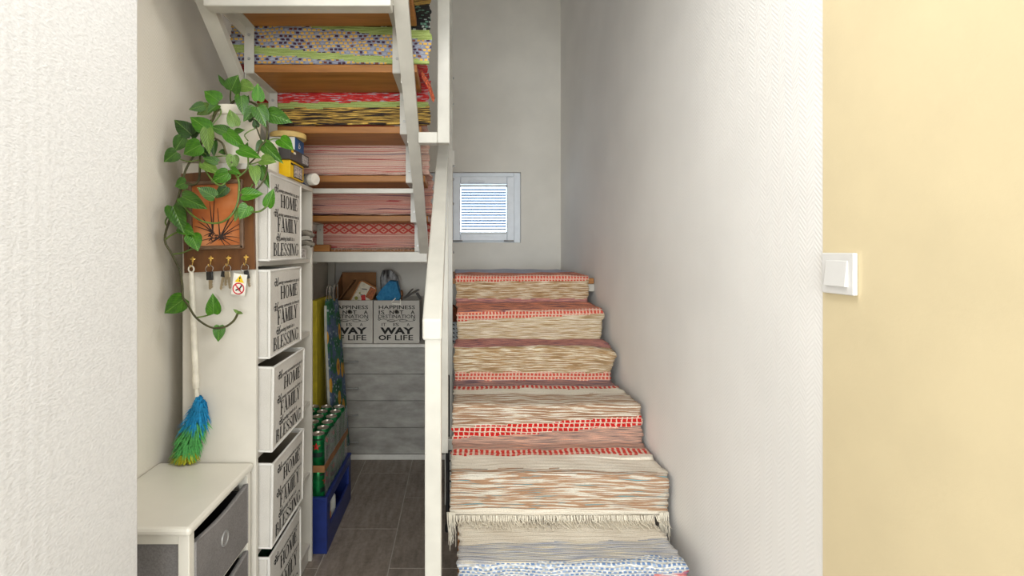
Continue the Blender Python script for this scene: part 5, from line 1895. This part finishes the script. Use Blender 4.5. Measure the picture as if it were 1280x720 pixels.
def make_can():
    r = thing('drink_can', (0, 0, 0), 'x', 'can', 'green drink cans')
    R0, H = 0.0325, 0.155
    obj('can_body', MB().lathe([(0.026, 0.0), (R0, 0.008), (R0, H - 0.018), (0.0275, H - 0.003)], (0, 0, 0), 18, cap0=True, cap1=False), CG, r, True)
    obj('can_lid', MB().lathe([(0.0275, H - 0.003), (0.0275, H), (0.025, H + 0.0005), (0.0235, H - 0.005), (0.0, H - 0.005)], (0, 0, 0), 18, cap0=False, cap1=False), SV, r, True)
    tb_ = MB().box(-0.007, 0.007, -0.014, 0.010, H - 0.0045, H - 0.003, 0.001)
    obj('pull_tab', tb_, SV, r)
    sm = star(0, 0.105, 0.019, -1)
    for v in sm.v:
        v.y = -math.sqrt(max(0.0, (R0 + 0.0006) ** 2 - v.x ** 2))
    obj('star_mark', sm, RD, r, fix=False)
    bn = MB()
    for zc_, hh in ((0.068, 0.010), (0.142 - 0.006, 0.004)):
        for k in range(8):
            a0, a1 = math.radians(-140 + 100 * k / 8), math.radians(-140 + 100 * (k + 1) / 8)
            q = R0 + 0.0005
            bn.quad((q * math.cos(a0), q * math.sin(a0), zc_ - hh), (q * math.cos(a1), q * math.sin(a1), zc_ - hh), (q * math.cos(a1), q * math.sin(a1), zc_ + hh), (q * math.cos(a0), q * math.sin(a0), zc_ + hh))
    obj('label_band', bn, plain('dark_label_band', (22, 48, 36), 0.4), r, fix=False)
    return r


cproto = make_can()
first = True
# the tray that carries the upper layer
LOWZ, UPZ = 0.206, 0.3655
for layer, z0 in ((0, LOWZ), (1, UPZ)):
    for col in range(4 if layer else 2):
        for row in range(6):
            x, y = -0.632 - 0.0675 * col, 2.2285 + 0.0775 * row
            c = cproto if first else dup(cproto)
            first = False
            if layer == 1 and row == 0 and col == 0:
                lab = 'green drink can with red star at the near corner of the upper layer'
            elif layer == 0 and row == 0 and col == 0:
                lab = 'green drink can at the near corner of the lower layer, low in the blue crate'
            else:
                O5 = ['nearest', 'second', 'third', 'fourth', 'fifth', 'farthest'][row]
                lab = 'green drink can, %s of the upper layer in the %s row from the aisle' % (O5, ['first', 'second', 'third', 'fourth'][col]) if layer else \
                    'green drink can, %s of the lower layer in the %s row from the aisle' % (O5, ['first', 'second'][col])
            place(c, (x, y, z0), math.radians(0 if row == 0 else 40 * row + 70 * col), lab)
            if not layer and not row and not col:
                c.rotation_euler[2] = math.radians(80)
            c['group'] = 'green cans in the upper layer' if layer else 'green cans in the lower layer'
ty = MB()
ty.box(-0.868, -0.592, 2.184, 2.652, 0.3618, 0.3645)
ty.box(-0.868, -0.592, 2.184, 2.1865, 0.3645, 0.392)
ty.box(-0.5945, -0.592, 2.1865, 2.652, 0.3645, 0.392)
tag(obj('cardboard_tray', ty, M['cardboard'], None), 'shallow cardboard tray between the two layers of green cans', 'tray')
lt = MB().box(-0.865, -0.594, 2.194, 2.645, 0.195, 0.2055)
tag(obj('crate_insert', lt, plain('dark_blue_insert', (26, 40, 96), 0.5), None), 'dark blue insert carrying the lower green cans in the crate', 'insert')

# shrink film round the pack
def film():
    n = Nd('clear_shrink_film')
    n.t.nodes.remove(n.b)
    g = n.add('ShaderNodeBsdfGlossy')
    g.inputs['Roughness'].default_value = 0.25
    g.inputs['Color'].default_value = (0.9, 0.9, 0.9, 1)
    d = n.add('ShaderNodeBsdfDiffuse')
    d.inputs['Color'].default_value = (0.55, 0.52, 0.48, 1)
    t = n.add('ShaderNodeBsdfTransparent')
    m1 = n.add('ShaderNodeMixShader')
    m1.inputs[0].default_value = 0.5
    n.link(g.outputs[0], m1.inputs[1])
    n.link(d.outputs[0], m1.inputs[2])
    m2_ = n.add('ShaderNodeMixShader')
    k = n.noise(n.scale(n.coord(), (12, 12, 4)), 2.0, 3.0)
    n.link(n.math('MULTIPLY', k, 0.62), m2_.inputs[0])
    n.link(t.outputs[0], m2_.inputs[1])
    n.link(m1.outputs[0], m2_.inputs[2])
    n.link(m2_.outputs[0], n.t.nodes['Material Output'].inputs[0])
    return n.m


fm = MB()
X = -0.5915
for k in range(12):
    ya, yb2 = 2.188 + 0.0385 * k, 2.188 + 0.0385 * (k + 1)
    o1, o2 = 0.002 * math.sin(k * 1.9), 0.002 * math.sin((k + 1) * 1.9)
    for za, zb in ((0.258, 0.361), (0.395, 0.512)):
        fm.quad((X + o1, ya, za), (X + o2, yb2, za), (X + o2 - 0.002, yb2, zb), (X + o1 - 0.002, ya, zb))
        fm.quad((X + o1 - 0.001, ya, za), (X + o1 - 0.003, ya, zb), (X + o2 - 0.003, yb2, zb), (X + o2 - 0.001, yb2, za))
tag(obj('shrink_film', fm, film(), None, fix=False), 'clear shrink film stretched along the aisle side of the green cans', 'film')

# ------------------------------------------------------------------ folded black rack leaning behind the stair runner
rk = thing('folded_rack', (0.12, 2.40, 0), 'folded black metal rack standing under the lower flight beside the runner', 'rack')
for x in (-0.048, 0.34):
    obj('rack_post', MB().tube([(x, 2.36, 0.012), (x, 2.40, 0.74)], 0.0095, 10), M['black_metal'], rk, True)
    obj('rubber_foot', MB().tube([(x, 2.36, 0.001), (x, 2.361, 0.03)], 0.0125, 10), M['black'], rk, True)
for k in range(6):
    z = 0.08 + 0.048 * k
    yy = 2.36 + 0.04 * (z / 0.74)
    obj('rack_bar', MB().tube([(-0.048, yy, z + 0.11), (0.34, yy, z + 0.11)], 0.004, 6), M['black_metal'], rk, True)

# ------------------------------------------------------------------ light switch on the yellow wall
sx = XR - 0.0015
lsw = thing('light_switch', (sx, 0.951, 1.303), 'square white light switch on the pale yellow wall', 'switch')
SWM = plain('white_switch_plastic', (226, 224, 220), 0.3, 0, 0.005)
sf = MB()
ring_x = lambda mb, y0, y1, z0, z1, w, xa_, xb_: (mb.box(xa_, xb_, y0, y0 + w, z0, z1, 0.002), mb.box(xa_, xb_, y1 - w, y1, z0, z1, 0.002), mb.box(xa_, xb_, y0 + w, y1 - w, z0, z0 + w, 0.002), mb.box(xa_, xb_, y0 + w, y1 - w, z1 - w, z1, 0.002))
sf.box(sx - 0.0095, sx - 0.0002, 0.911, 0.991, 1.263, 1.343, 0.0022)
obj('frame', sf, SWM, lsw)
rk_ = MB()
i = 0
rk_.v = [Vector(p) for p in ((sx - 0.0093, 0.924, 1.278), (sx - 0.0093, 0.978, 1.278), (sx - 0.0093, 0.978, 1.328), (sx - 0.0093, 0.924, 1.328),
                             (sx - 0.0155, 0.925, 1.279), (sx - 0.0155, 0.977, 1.279), (sx - 0.0108, 0.977, 1.327), (sx - 0.0108, 0.925, 1.327))]
for f_ in ((0, 3, 2, 1), (4, 5, 6, 7), (0, 1, 5, 4), (1, 2, 6, 5), (2, 3, 7, 6), (3, 0, 4, 7)):
    rk_.face(f_)
obj('rocker', rk_, SWM, lsw)
